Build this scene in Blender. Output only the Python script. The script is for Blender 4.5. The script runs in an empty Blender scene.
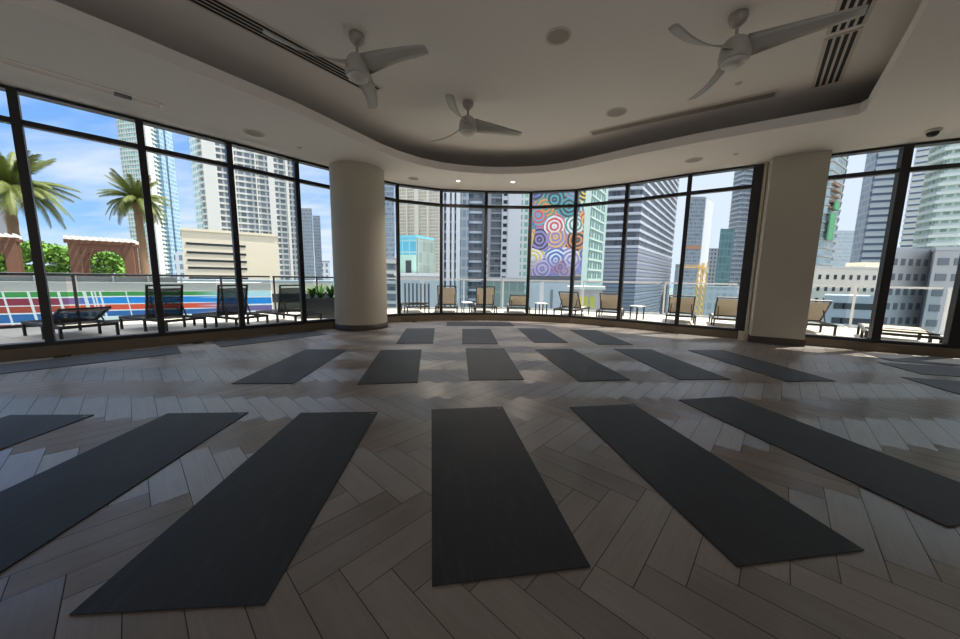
import bpy, math, random
from mathutils import Vector, Matrix
from mathutils.geometry import tessellate_polygon

R = math.radians
rnd = random.Random(7)
scene = bpy.context.scene
COL = scene.collection

# ------------------------------------------------------------------ camera
FPX = 325.77
EYE = 1.205
cam_d = bpy.data.cameras.new('camera')
cam_d.sensor_fit = 'HORIZONTAL'
cam_d.sensor_width = 36.0
cam_d.lens = 36.0 * FPX / 960.0
cam_d.clip_start = 0.05
cam_d.clip_end = 3000
cam = bpy.data.objects.new('camera', cam_d)
COL.objects.link(cam)
_p, _r = R(7.339), R(0.928)
_fw = Vector((0, math.cos(_p), -math.sin(_p)))
_up0 = Vector((0, math.sin(_p), math.cos(_p)))
_rt0 = Vector((1, 0, 0))
_rt = math.cos(_r) * _rt0 + math.sin(_r) * _up0
_up = -math.sin(_r) * _rt0 + math.cos(_r) * _up0
cam.matrix_world = Matrix(((_rt.x, _up.x, -_fw.x, 0), (_rt.y, _up.y, -_fw.y, 0),
                           (_rt.z, _up.z, -_fw.z, EYE), (0, 0, 0, 1)))
scene.camera = cam

# ------------------------------------------------------------------ view
scene.view_settings.view_transform = 'Standard'
scene.view_settings.look = 'None'
scene.view_settings.gamma = 1.0
scene.view_settings.use_curve_mapping = False
scene.view_settings.exposure = 1.08
scene.cycles.max_bounces = 10
scene.cycles.transparent_max_bounces = 16
scene.cycles.caustics_reflective = False
scene.cycles.use_denoising = True
scene.cycles.sample_clamp_indirect = 8.0


# ------------------------------------------------------------------ node helper
class N:
    def __init__(self, tree):
        self.t = tree
        self.n = tree.nodes
        self.l = tree.links

    def add(self, typ, **kw):
        nd = self.n.new(typ)
        for k, v in kw.items():
            setattr(nd, k, v)
        return nd

    def put(self, sock, v):
        if isinstance(v, bpy.types.NodeSocket):
            self.l.new(v, sock)
        else:
            sock.default_value = v

    def math(self, op, a, b=None, c=None):
        nd = self.add('ShaderNodeMath', operation=op)
        self.put(nd.inputs[0], a)
        if b is not None:
            self.put(nd.inputs[1], b)
        if c is not None:
            self.put(nd.inputs[2], c)
        return nd.outputs[0]

    def mix(self, f, a, b, blend='MIX'):
        nd = self.add('ShaderNodeMix', data_type='RGBA', blend_type=blend)
        self.put(nd.inputs[0], f)
        self.put(nd.inputs[6], a)
        self.put(nd.inputs[7], b)
        return nd.outputs[2]

    def ramp(self, f, stops, interp='LINEAR'):
        nd = self.add('ShaderNodeValToRGB')
        nd.color_ramp.interpolation = interp
        el = nd.color_ramp.elements
        while len(el) < len(stops):
            el.new(0.5)
        for e, (p, c) in zip(el, stops):
            e.position = p
            e.color = c
        self.put(nd.inputs[0], f)
        return nd.outputs[0]

    def noise(self, vec, scale, detail=3.0, rough=0.5):
        nd = self.add('ShaderNodeTexNoise')
        if vec is not None:
            self.put(nd.inputs['Vector'], vec)
        nd.inputs['Scale'].default_value = scale
        nd.inputs['Detail'].default_value = detail
        nd.inputs['Roughness'].default_value = rough
        return nd.outputs[0]

    def mapping(self, vec, loc=(0, 0, 0), rot=(0, 0, 0), sc=(1, 1, 1)):
        nd = self.add('ShaderNodeMapping')
        self.put(nd.inputs[0], vec)
        nd.inputs[1].default_value = loc
        nd.inputs[2].default_value = rot
        nd.inputs[3].default_value = sc
        return nd.outputs[0]


def c4(c):
    return (c[0], c[1], c[2], 1.0)


def srgb(r, g, b):
    def f(v):
        v /= 255.0
        return v / 12.92 if v <= 0.04045 else ((v + 0.055) / 1.055) ** 2.4
    return (f(r), f(g), f(b), 1.0)


# ------------------------------------------------------------------ world: noon sky with thin cloud, thicker to the east
SUN_AZ, SUN_EL = 74.0, 66.0
world = bpy.data.worlds.new('sky')
scene.world = world
world.use_nodes = True
wn = N(world.node_tree)
wn.n.clear()
w_out = wn.add('ShaderNodeOutputWorld')
w_bg = wn.add('ShaderNodeBackground')
w_tc = wn.add('ShaderNodeTexCoord')
w_sep = wn.add('ShaderNodeSeparateXYZ')
wn.put(w_sep.inputs[0], w_tc.outputs['Generated'])
wx, wy, wz = w_sep.outputs
zc = wn.math('MAXIMUM', wz, 0.0)
base = wn.ramp(zc, [(0.0, (0.34, 0.43, 0.54, 1)), (0.10, (0.17, 0.30, 0.50, 1)), (0.35, (0.085, 0.20, 0.46, 1)), (1.0, (0.06, 0.16, 0.46, 1))])
den = wn.math('ADD', zc, 0.16)
comb = wn.add('ShaderNodeCombineXYZ')
wn.put(comb.inputs[0], wn.math('DIVIDE', wx, den))
wn.put(comb.inputs[1], wn.math('DIVIDE', wy, den))
cl = wn.noise(wn.mapping(comb.outputs[0], loc=(3.1, 1.7, 0), rot=(0, 0, 0.5), sc=(0.75, 1.5, 1)), 0.85, 7.0, 0.58)
bias = wn.math('ADD', wn.math('MULTIPLY', wn.math('ADD', wx, 0.66), 0.26), wn.math('MULTIPLY', wn.math('MAXIMUM', wn.math('MULTIPLY', wy, -1.0), 0.0), 0.25))
clf = wn.ramp(wn.math('ADD', cl, bias), [(0.40, (0, 0, 0, 1)), (0.62, (1, 1, 1, 1))])
cloudc = wn.ramp(zc, [(0.0, (0.40, 0.43, 0.49, 1)), (0.42, (0.43, 0.45, 0.52, 1)), (0.72, (1.0, 1.0, 1.02, 1))])
skyc = wn.mix(wn.math('MULTIPLY', clf, 0.9), base, cloudc)
wn.put(w_bg.inputs['Color'], skyc)
w_bg.inputs['Strength'].default_value = 1.15
wn.l.new(w_bg.outputs[0], w_out.inputs[0])

sun_d = bpy.data.lights.new('sun', 'SUN')
sun_d.energy = 5.2
sun_d.angle = R(0.6)
sun_d.color = (1.0, 0.93, 0.82)
sun = bpy.data.objects.new('sun', sun_d)
COL.objects.link(sun)
_sd = Vector((math.sin(R(SUN_AZ)) * math.cos(R(SUN_EL)), math.cos(R(SUN_AZ)) * math.cos(R(SUN_EL)), math.sin(R(SUN_EL))))
sun.rotation_euler = (-_sd).to_track_quat('-Z', 'Y').to_euler()


# unseen fill light added behind the camera to brighten the studio
def area(name, loc, size, size_y, energy, color, rot=(0, 0, 0)):
    d = bpy.data.lights.new(name, 'AREA')
    d.shape = 'RECTANGLE'
    d.size, d.size_y = size, size_y
    d.energy = energy
    d.color = color
    o = bpy.data.objects.new(name, d)
    o.location = loc
    o.rotation_euler = rot
    COL.objects.link(o)
    return o


area('rear_fill_light', (0.0, -4.7, 1.5), 10.0, 2.0, 62, (1.0, 0.97, 0.94), (R(118), 0, 0))


# ------------------------------------------------------------------ object helpers
def link(o):
    COL.objects.link(o)
    return o


def tag(o, label=None, cat=None, group=None, kind=None):
    if label:
        o['label'] = label
    if cat:
        o['category'] = cat
    if group:
        o['group'] = group
    if kind:
        o['kind'] = kind
    return o


def thing(name, label, cat, loc=(0, 0, 0), rz=0.0, group=None):
    o = link(bpy.data.objects.new(name, None))
    o.empty_display_size = 0.2
    o.location = loc
    o.rotation_euler = (0, 0, rz)
    return tag(o, label, cat, group)


class MB:
    """collects vertices and faces of ONE mesh"""

    def __init__(self):
        self.v, self.f, self.uv, self.mi, self.sm = [], [], [], [], []

    def vert(self, p):
        self.v.append(tuple(p))
        return len(self.v) - 1

    def face(self, idx, uv=None, mi=0, smooth=False):
        self.f.append(tuple(idx))
        self.uv.append(uv)
        self.mi.append(mi)
        self.sm.append(smooth)

    def quad(self, a, b, c, d, uv=None, mi=0):
        i = [self.vert(p) for p in (a, b, c, d)]
        self.face(i, uv, mi)

    def box(self, c, s, rz=0.0, M=None, mi=0):
        hx, hy, hz = s[0] / 2, s[1] / 2, s[2] / 2
        ca, sa = math.cos(rz), math.sin(rz)
        pts = []
        for dz in (-hz, hz):
            for dx, dy in ((-hx, -hy), (hx, -hy), (hx, hy), (-hx, hy)):
                p = Vector((c[0] + dx * ca - dy * sa, c[1] + dx * sa + dy * ca, c[2] + dz))
                pts.append(M @ p if M else p)
        b = [self.vert(p) for p in pts]
        for q in ((3, 2, 1, 0), (4, 5, 6, 7), (0, 1, 5, 4), (1, 2, 6, 5), (2, 3, 7, 6), (3, 0, 4, 7)):
            self.face([b[i] for i in q], None, mi)
        return self

    def bar(self, a, b, w, h=None, up=(0, 0, 1), mi=0):
        a, b = Vector(a), Vector(b)
        h = h or w
        d = (b - a).normalized()
        u = Vector(up)
        s = d.cross(u)
        if s.length < 1e-4:
            s = d.cross(Vector((1, 0, 0)))
        s.normalize()
        u = s.cross(d).normalized()
        r = []
        for p in (a, b):
            for x, y in ((-1, -1), (1, -1), (1, 1), (-1, 1)):
                r.append(self.vert(p + s * (x * w / 2) + u * (y * h / 2)))
        for q in ((0, 1, 2, 3), (7, 6, 5, 4), (0, 4, 5, 1), (1, 5, 6, 2), (2, 6, 7, 3), (3, 7, 4, 0)):
            self.face([r[i] for i in q], None, mi)
        return self

    def tube(self, pts, rad, n=10, caps=True, mi=0):
        pts = [Vector(p) for p in pts]
        rads = rad if isinstance(rad, (list, tuple)) else [rad] * len(pts)
        rings = []
        for k, p in enumerate(pts):
            d = (pts[min(k + 1, len(pts) - 1)] - pts[max(k - 1, 0)]).normalized()
            s = d.cross(Vector((0, 0, 1)))
            if s.length < 1e-3:
                s = Vector((1, 0, 0))
            s.normalize()
            u = s.cross(d)
            rings.append([self.vert(p + (s * math.cos(2 * math.pi * i / n) + u * math.sin(2 * math.pi * i / n)) * rads[k]) for i in range(n)])
        for a, b in zip(rings, rings[1:]):
            for i in range(n):
                self.face((a[i], a[(i + 1) % n], b[(i + 1) % n], b[i]), None, mi, True)
        if caps:
            self.face(rings[0][::-1], None, mi)
            self.face(rings[-1], None, mi)
        return self

    def lathe(self, prof, c=(0, 0, 0), n=32, mi=0, smooth=True):
        rings = []
        for r, z in prof:
            if r < 1e-5:
                rings.append([self.vert((c[0], c[1], c[2] + z))])
            else:
                rings.append([self.vert((c[0] + r * math.cos(2 * math.pi * i / n), c[1] + r * math.sin(2 * math.pi * i / n), c[2] + z)) for i in range(n)])
        for a, b in zip(rings, rings[1:]):
            for i in range(n):
                j = (i + 1) % n
                if len(a) == 1 and len(b) == 1:
                    continue
                if len(a) == 1:
                    self.face((a[0], b[j], b[i]), None, mi, smooth)
                elif len(b) == 1:
                    self.face((a[i], a[j], b[0]), None, mi, smooth)
                else:
                    self.face((a[i], a[j], b[j], b[i]), None, mi, smooth)
        return self

    def prism(self, poly, z0, z1, mi=0, caps=True, u0=0.0):
        """poly counter-clockwise; side UVs in metres"""
        n = len(poly)
        u = u0
        for i in range(n):
            a, b = poly[i], poly[(i + 1) % n]
            L = math.hypot(b[0] - a[0], b[1] - a[1])
            self.quad((a[0], a[1], z0), (b[0], b[1], z0), (b[0], b[1], z1), (a[0], a[1], z1),
                      [(u, z0), (u + L, z0), (u + L, z1), (u, z1)], mi)
            u += L
        if caps:
            t = [self.vert((p[0], p[1], z1)) for p in poly]
            self.face(t, [(p[0], p[1]) for p in poly], mi)
            t = [self.vert((p[0], p[1], z0)) for p in poly]
            self.face(t[::-1], [(p[0], p[1]) for p in poly[::-1]], mi)
        return self

    def build(self, name, mats, parent=None, bevel=0.0):
        me = bpy.data.meshes.new(name)
        me.from_pydata(self.v, [], self.f)
        if any(u for u in self.uv):
            lay = me.uv_layers.new(name='UVMap')
            k = 0
            for f, uv in zip(self.f, self.uv):
                for j in range(len(f)):
                    lay.data[k].uv = uv[j] if uv else (0, 0)
                    k += 1
        if not isinstance(mats, (list, tuple)):
            mats = [mats]
        for m in mats:
            me.materials.append(m)
        for p, mi, sm in zip(me.polygons, self.mi, self.sm):
            p.material_index = mi
            p.use_smooth = sm
        me.update()
        o = link(bpy.data.objects.new(name, me))
        if parent:
            o.parent = parent
        if bevel:
            md = o.modifiers.new('edge', 'BEVEL')
            md.width = bevel
            md.segments = 2
            md.limit_method = 'ANGLE'
        return o


def struct(name, mb, m, label=None):
    o = mb.build(name, m)
    o['kind'] = 'structure'
    if label:
        o['label'] = label
        o['category'] = name.split('_')[0]
    return o


def children(o):
    return [c for c in bpy.data.objects if c.parent == o]


def copy_tree(o, parent=None):
    c = o.copy()
    COL.objects.link(c)
    c.parent = parent
    for ch in children(o):
        copy_tree(ch, c)
    return c


# ------------------------------------------------------------------ materials
MATS = {}


def mat(name, color, rough=0.5, metal=0.0, spec=0.5, noise=0.0, nscale=6.0, bump=0.0, bscale=40.0, emit=None):
    if name in MATS:
        return MATS[name]
    m = bpy.data.materials.new(name)
    m.use_nodes = True
    t = N(m.node_tree)
    b = t.n['Principled BSDF']
    col = c4(color)
    tc = t.add('ShaderNodeTexCoord')
    if noise:
        nz = t.noise(tc.outputs['Object'], nscale, 4.0)
        f = t.math('MULTIPLY', t.math('SUBTRACT', nz, 0.5), noise * 2)
        v = t.math('ADD', f, 1.0)
        cc = t.add('ShaderNodeCombineXYZ')
        for i in range(3):
            t.put(cc.inputs[i], t.math('MULTIPLY', v, col[i]))
        t.put(b.inputs['Base Color'], cc.outputs[0])
    else:
        b.inputs['Base Color'].default_value = col
    b.inputs['Roughness'].default_value = rough
    b.inputs['Metallic'].default_value = metal
    b.inputs['Specular IOR Level'].default_value = spec
    if bump:
        bn = t.add('ShaderNodeBump')
        bn.inputs['Strength'].default_value = bump
        bn.inputs['Distance'].default_value = 0.01
        t.put(bn.inputs['Height'], t.noise(tc.outputs['Object'], bscale, 3.0))
        t.put(b.inputs['Normal'], bn.outputs[0])
    if emit:
        b.inputs['Emission Color'].default_value = c4(emit[0])
        b.inputs['Emission Strength'].default_value = emit[1]
    MATS[name] = m
    return m


def glass_mat(name, tint, refl=0.06, rough=0.0):
    """thin clear pane: lets light straight through, mirrors a little"""
    m = bpy.data.materials.new(name)
    m.use_nodes = True
    t = N(m.node_tree)
    t.n.clear()
    out = t.add('ShaderNodeOutputMaterial')
    tr = t.add('ShaderNodeBsdfTransparent')
    tr.inputs[0].default_value = c4(tint)
    gl = t.add('ShaderNodeBsdfGlossy')
    gl.inputs['Roughness'].default_value = rough
    lw = t.add('ShaderNodeLayerWeight')
    lw.inputs[0].default_value = 0.15
    f = t.math('MULTIPLY', lw.outputs['Fresnel'], refl * 6.0)
    mx = t.add('ShaderNodeMixShader')
    t.put(mx.inputs[0], f)
    t.l.new(tr.outputs[0], mx.inputs[1])
    t.l.new(gl.outputs[0], mx.inputs[2])
    t.l.new(mx.outputs[0], out.inputs[0])
    MATS[name] = m
    return m


def facade(name, wall, glass, w=1.5, h=3.2, fu=0.7, fv=0.6, ou=0.0, ov=0.0, var=0.35, rough=0.35, gl2=None):
    """wall with a regular grid of panes, from the wall's own metre coordinates"""
    m = bpy.data.materials.new(name)
    m.use_nodes = True
    t = N(m.node_tree)
    b = t.n['Principled BSDF']
    uvn = t.add('ShaderNodeUVMap')
    uvn.uv_map = 'UVMap'
    s = t.add('ShaderNodeSeparateXYZ')
    t.put(s.inputs[0], uvn.outputs[0])
    uu = t.math('DIVIDE', t.math('ADD', s.outputs[0], 500.0 + ou), w)
    vv = t.math('DIVIDE', t.math('ADD', s.outputs[1], 500.0 + ov), h)
    mu = t.math('LESS_THAN', t.math('FRACT', uu), fu)
    mv = t.math('LESS_THAN', t.math('FRACT', vv), fv)
    mask = t.math('MULTIPLY', mu, mv)
    cc = t.add('ShaderNodeCombineXYZ')
    t.put(cc.inputs[0], t.math('FLOOR', uu))
    t.put(cc.inputs[1], t.math('FLOOR', vv))
    wn_ = t.add('ShaderNodeTexWhiteNoise', noise_dimensions='2D')
    t.put(wn_.inputs['Vector'], cc.outputs[0])
    g2 = gl2 or tuple(min(1, c * (1 + 2.2 * var) + 0.05 * var) for c in glass[:3])
    gc = t.mix(wn_.outputs['Value'], c4(glass), c4(g2))
    nz = t.noise(uvn.outputs[0], 0.25, 4.0)
    wc = t.mix(t.math('MULTIPLY', nz, 0.3), c4(wall), c4([c * 0.78 for c in wall[:3]]))
    t.put(b.inputs['Base Color'], t.mix(mask, wc, gc))
    t.put(b.inputs['Roughness'], t.math('MULTIPLY_ADD', mask, rough - 0.8, 0.8))
    b.inputs['Specular IOR Level'].default_value = 0.4
    MATS[name] = m
    return m


PAINT = mat('ceiling_paint', srgb(232, 226, 221), 0.9, noise=0.02, nscale=1.2, spec=0.2)
COLUMN_PAINT = mat('column_plaster', srgb(186, 179, 164), 0.85, noise=0.06, nscale=1.5, spec=0.25)
DARK_METAL = mat('dark_bronze_aluminium', srgb(27, 25, 26), 0.5, 0.0, noise=0.08)
CURB = mat('curb_wood', srgb(106, 93, 77), 0.55, noise=0.12, nscale=5)
CREAM_CASING = mat('cream_casing', srgb(206, 194, 172), 0.6, noise=0.03)
MAT_RUBBER = None
FAN_WHITE = mat('fan_white', srgb(176, 172, 166), 0.45, spec=0.5)
FAN_METAL = mat('fan_nickel', srgb(160, 152, 146), 0.4, 0.2)
FAN_LENS = mat('fan_frosted_lens', srgb(200, 196, 188), 0.35)
GRILLE = mat('diffuser_frame', srgb(205, 197, 188), 0.6)
SLOT = mat('diffuser_slot_black', srgb(14, 13, 13), 0.8)
BLACK_PLASTIC = mat('black_plastic', srgb(18, 18, 18), 0.35)
STEEL = mat('brushed_steel', srgb(176, 178, 180), 0.4, 0.7, noise=0.05)
RAIL_SHADED = mat('rail_metal_shaded', srgb(40, 42, 48), 0.5, 0.0)  # rail metal coloured dark for the shade on the left terrace
FRAME_DARK = mat('lounger_frame_dark', srgb(34, 31, 30), 0.5, 0.0)
DECK = mat('terrace_porcelain', srgb(200, 192, 180), 0.7, noise=0.08, nscale=2.0)
SEAL = mat('lamp_on', srgb(255, 240, 215), 0.5, emit=(srgb(255, 236, 205), 9.0))
WHITE_PAINT = mat('white_paint', srgb(222, 222, 220), 0.6)
RAIL_LIT = mat('rail_metal_lit', srgb(214, 216, 218), 0.45, 0.0)  # same rail metal, coloured pale where sun and sky catch it
GLASS = glass_mat('window_glass', (0.90, 0.925, 0.93), 0.05)
RAIL_GLASS = glass_mat('railing_glass', (0.84, 0.90, 0.92), 0.05)


def rubber():
    m = bpy.data.materials.new('mat_rubber')
    m.use_nodes = True
    t = N(m.node_tree)
    b = t.n['Principled BSDF']
    tc = t.add('ShaderNodeTexCoord')
    n1 = t.noise(t.mapping(tc.outputs['Object'], sc=(1.5, 1, 1)), 2.2, 5.0, 0.6)
    sm = t.noise(t.mapping(tc.outputs['Object'], rot=(0, 0, 0.5), sc=(9, 1.4, 1)), 3.0, 5.0, 0.62)
    smf = t.ramp(sm, [(0.52, (0, 0, 0, 1)), (0.75, (1, 1, 1, 1))])
    c = t.mix(n1, srgb(28, 29, 32), srgb(40, 42, 46))
    c = t.mix(t.math('MULTIPLY', smf, 0.35), c, srgb(64, 66, 70))
    t.put(b.inputs['Base Color'], c)
    t.put(b.inputs['Roughness'], t.math('MULTIPLY_ADD', n1, 0.15, 0.5))
    b.inputs['Specular IOR Level'].default_value = 0.36
    bn = t.add('ShaderNodeBump')
    bn.inputs['Strength'].default_value = 0.15
    bn.inputs['Distance'].default_value = 0.003
    t.put(bn.inputs['Height'], t.noise(tc.outputs['Object'], 160.0, 2.0))
    t.put(b.inputs['Normal'], bn.outputs[0])
    return m


MAT_RUBBER = rubber()


def plank_mat():
    m = bpy.data.materials.new('herringbone_planks')
    m.use_nodes = True
    t = N(m.node_tree)
    b = t.n['Principled BSDF']
    at = t.add('ShaderNodeAttribute', attribute_name='tone')
    uvn = t.add('ShaderNodeUVMap')
    uvn.uv_map = 'UVMap'
    g = t.noise(t.mapping(uvn.outputs[0], sc=(1.6, 26, 1)), 2.2, 6.0, 0.62)
    g2 = t.noise(t.mapping(uvn.outputs[0], sc=(1.0, 5, 1)), 1.6, 4.0, 0.6)
    c = t.mix(at.outputs['Fac'], srgb(104, 95, 89), srgb(138, 128, 120))
    c = t.mix(t.math('MULTIPLY', t.math('SUBTRACT', g, 0.35), 0.8), c, srgb(78, 70, 65))
    c = t.mix(t.math('MULTIPLY', t.math('SUBTRACT', g2, 0.4), 0.7), c, srgb(154, 146, 139))
    t.put(b.inputs['Base Color'], c)
    t.put(b.inputs['Roughness'], t.math('MULTIPLY_ADD', g, 0.16, t.math('MULTIPLY_ADD', at.outputs['Fac'], 0.10, 0.25)))
    b.inputs['Specular IOR Level'].default_value = 1.0
    b.inputs['Anisotropic'].default_value = 0.82
    b.inputs['Anisotropic Rotation'].default_value = 0.25
    tg = t.add('ShaderNodeTangent', direction_type='UV_MAP', uv_map='UVMap')
    t.put(b.inputs['Tangent'], tg.outputs[0])
    bn = t.add('ShaderNodeBump')
    bn.inputs['Strength'].default_value = 0.25
    bn.inputs['Distance'].default_value = 0.002
    t.put(bn.inputs['Height'], g)
    t.put(b.inputs['Normal'], bn.outputs[0])
    return m


PLANK = plank_mat()
GROUT = mat('floor_grout', srgb(58, 52, 48), 0.9)

# ------------------------------------------------------------------ plan of the room
SOF = 3.54          # soffit height
TOP = 3.95          # upper ceiling inside the tray
TRANSOM = 3.13
MUL = [(-9.00, 1.56), (-7.70, 2.92), (-6.91, 3.74), (-6.12, 4.56), (-5.33, 5.38), (-4.57, 6.19), (-3.83, 7.02), (-3.06, 7.86),
       (-2.18, 8.70), (-1.10, 9.16), (0.12, 9.27), (1.34, 9.25), (2.50, 8.96), (3.57, 8.33), (4.59, 7.54), (5.58, 6.90),
       (6.34, 6.36), (7.17, 5.85), (8.00, 5.44), (9.05, 4.92), (10.3, 4.30)]
BACK_Y = -5.0
room = MUL + [(10.3, BACK_Y), (-9.0, BACK_Y)]     # clockwise seen from above


def normals(line):
    out = []
    for i in range(len(line)):
        a, b = line[max(i - 1, 0)], line[min(i + 1, len(line) - 1)]
        dx, dy = b[0] - a[0], b[1] - a[1]
        L = math.hypot(dx, dy)
        out.append((-dy / L, dx / L))       # points outside
    return out


NRM = normals(MUL)


def off(d):
    return [(p[0] + n[0] * d, p[1] + n[1] * d) for p, n in zip(MUL, NRM)]


# floor: base slab and individually toned herringbone planks, one mesh
def build_floor():
    mb = MB()
    poly = [Vector((p[0], p[1], 0)) for p in room]
    idx = [mb.vert((p.x, p.y, -0.004)) for p in poly]
    for tri in tessellate_polygon([poly]):
        a, b, c = [poly[i] for i in tri]
        t = [idx[i] for i in tri]
        if (b - a).cross(c - a).z < 0:
            t = t[::-1]
        mb.face(t, [(0, 0)] * 3, 1)
    W, L, g = 0.152, 0.705, 0.0016
    rot = R(-45 + 2.2)
    ca, sa = math.cos(rot), math.sin(rot)
    ox, oy = 0.62, 1.14

    def inside(x, y):
        c = False
        n = len(room)
        for i in range(n):
            (x1, y1), (x2, y2) = room[i], room[(i + 1) % n]
            if (y1 > y) != (y2 > y) and x < (x2 - x1) * (y - y1) / (y2 - y1) + x1:
                c = not c
        return c
    tones = []
    for j in range(-12, 13):
        for k in range(-70, 71):
            bx, by = k * W + j * L, k * W - j * L
            for (x0, y0, lx, ly) in ((bx, by, L, W), (bx, by + W, W, L)):
                cx, cy = x0 + lx / 2, y0 + ly / 2
                wx_, wy_ = cx * ca - cy * sa + ox, cx * sa + cy * ca + oy
                if not inside(wx_, wy_) or wy_ < -2.5:
                    continue
                pts = []
                for (px, py) in ((x0 + g, y0 + g), (x0 + lx - g, y0 + g), (x0 + lx - g, y0 + ly - g), (x0 + g, y0 + ly - g)):
                    pts.append((px * ca - py * sa + ox, px * sa + py * ca + oy, -0.0012 + rnd.uniform(0, 0.0011)))
                so = rnd.uniform(0, 50)
                if lx > ly:
                    uv = [(so, so), (so + lx, so), (so + lx, so + ly), (so, so + ly)]
                else:
                    uv = [(so, so), (so, so + lx), (so + ly, so + lx), (so + ly, so)]
                mb.quad(*pts, uv=uv)
                tones.append(rnd.random())
    o = struct('floor', mb, [PLANK, GROUT], 'grey brown wood plank floor laid in herringbone')
    at = o.data.attributes.new('tone', 'FLOAT', 'FACE')
    nb = len(o.data.polygons) - len(tones)
    for i, v in enumerate([0.5] * nb + tones):
        at.data[i].value = v
    return o


build_floor()

# ceiling: tray opening
TRAY_V = [(-4.9, -2.6), (-4.9, 1.0), (-4.75, 2.0), (-4.42, 2.83), (-4.16, 3.17), (-3.95, 3.42), (-3.68, 3.76), (-3.36, 4.21), (-3.0, 4.70), (-2.7, 5.13),
          (-2.37, 5.72), (-1.95, 6.50), (-1.68, 6.88), (-1.32, 7.23), (-0.94, 7.47), (-0.5, 7.64), (0.0, 7.73), (0.42, 7.74), (0.85, 7.70), (1.3, 7.60), (1.69, 7.43), (2.0, 7.22), (2.35, 6.92),
          (2.9, 6.45), (3.67, 5.87), (4.53, 5.31), (5.12, 4.95), (5.22, 4.87), (5.20, 4.76), (5.04, 4.58), (4.18, 3.58), (3.66, 3.0), (3.05, 2.25), (2.75, 1.6), (2.7, 0.8), (2.7, -2.6)]


def offset_closed(poly, d):
    out = []
    n = len(poly)
    for i in range(n):
        a, b, c = Vector(poly[i - 1]), Vector(poly[i]), Vector(poly[(i + 1) % n])
        e1, e2 = (b - a).normalized(), (c - b).normalized()
        n1, n2 = Vector((-e1.y, e1.x)), Vector((-e2.y, e2.x))
        m = (n1 + n2).normalized()
        k = d / max(0.35, m.dot(n1))
        out.append((b.x + m.x * k, b.y + m.y * k))
    return out


TRAY_O = offset_closed(TRAY_V, 0.90)      # wall of the cove, set back above the lip (polygon runs clockwise)


def ceiling():
    mb = MB()
    outer = [Vector((p[0], p[1], 0)) for p in off(0.12)] + [Vector((10.4, BACK_Y, 0)), Vector((-9.1, BACK_Y, 0))]
    inner = [Vector((p[0], p[1], 0)) for p in TRAY_V]
    allp = outer + inner
    idx = [mb.vert((p.x, p.y, SOF)) for p in allp]
    for tri in tessellate_polygon([outer, inner]):
        a, b, c = [allp[i] for i in tri]
        t = [idx[i] for i in tri]
        if (b - a).cross(c - a).z > 0:
            t = t[::-1]
        mb.face(t)
    LIP = 0.15
    n = len(TRAY_V)
    for i in range(n):
        a, b = TRAY_V[i], TRAY_V[(i + 1) % n]
        ao, bo = TRAY_O[i], TRAY_O[(i + 1) % n]
        mb.quad((a[0], a[1], SOF), (b[0], b[1], SOF), (b[0], b[1], SOF + LIP), (a[0], a[1], SOF + LIP))
        mb.quad((a[0], a[1], SOF + LIP), (b[0], b[1], SOF + LIP), (bo[0], bo[1], SOF + LIP), (ao[0], ao[1], SOF + LIP))
        mb.quad((ao[0], ao[1], SOF + LIP), (bo[0], bo[1], SOF + LIP), (bo[0], bo[1], TOP), (ao[0], ao[1], TOP))
    struct('ceiling_soffit', mb, PAINT, 'lowered painted soffit ring around the ceiling tray')
    mb = MB()
    top = [Vector((p[0], p[1], 0)) for p in TRAY_O]
    idx = [mb.vert((p.x, p.y, TOP)) for p in top]
    for tri in tessellate_polygon([top]):
        a, b, c = [top[i] for i in tri]
        t = [idx[i] for i in tri]
        if (b - a).cross(c - a).z > 0:
            t = t[::-1]
        mb.face(t)
    struct('ceiling', mb, PAINT, 'recessed upper ceiling inside the curved tray')


ceiling()

# walls out of view
WALL = mat('wall_paint', srgb(196, 188, 176), 0.85, noise=0.03)
mb = MB(); mb.box((0.65, BACK_Y - 0.1, 2.0), (19.5, 0.2, 4.0)); struct('wall_back', mb, WALL, 'plain rear wall of the studio')
mb = MB(); mb.box((-9.1, (BACK_Y + 1.56) / 2, 1.78), (0.2, 1.56 - BACK_Y, 3.56)); struct('wall_left', mb, WALL, 'plain left wall of the studio')
mb = MB(); mb.box((10.4, (BACK_Y + 4.3) / 2, 1.78), (0.2, 4.3 - BACK_Y, 3.56)); struct('wall_right', mb, WALL, 'plain right wall of the studio')

# the storeys above (they shade the terrace on the left)
CONCRETE = mat('tower_concrete', srgb(196, 194, 188), 0.8, noise=0.05, nscale=0.6)
mb = MB()
o1 = off(0.34)
o0 = off(0.10)
ring = o1 + [(10.7, -14.0), (-9.4, -14.0)]
mb.prism(ring[::-1], SOF + 0.45, 48.0)
for i in range(len(o1) - 1):
    a, b, c, d = o0[i], o0[i + 1], o1[i + 1], o1[i]
    mb.quad((a[0], a[1], SOF + 0.26), (b[0], b[1], SOF + 0.26), (c[0], c[1], SOF + 0.26), (d[0], d[1], SOF + 0.26))
    mb.quad((d[0], d[1], SOF + 0.26), (c[0], c[1], SOF + 0.26), (c[0], c[1], SOF + 0.45), (d[0], d[1], SOF + 0.45))
struct('wall_upper_storeys', mb, CONCRETE, 'outer wall of the storeys above the studio')

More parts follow.
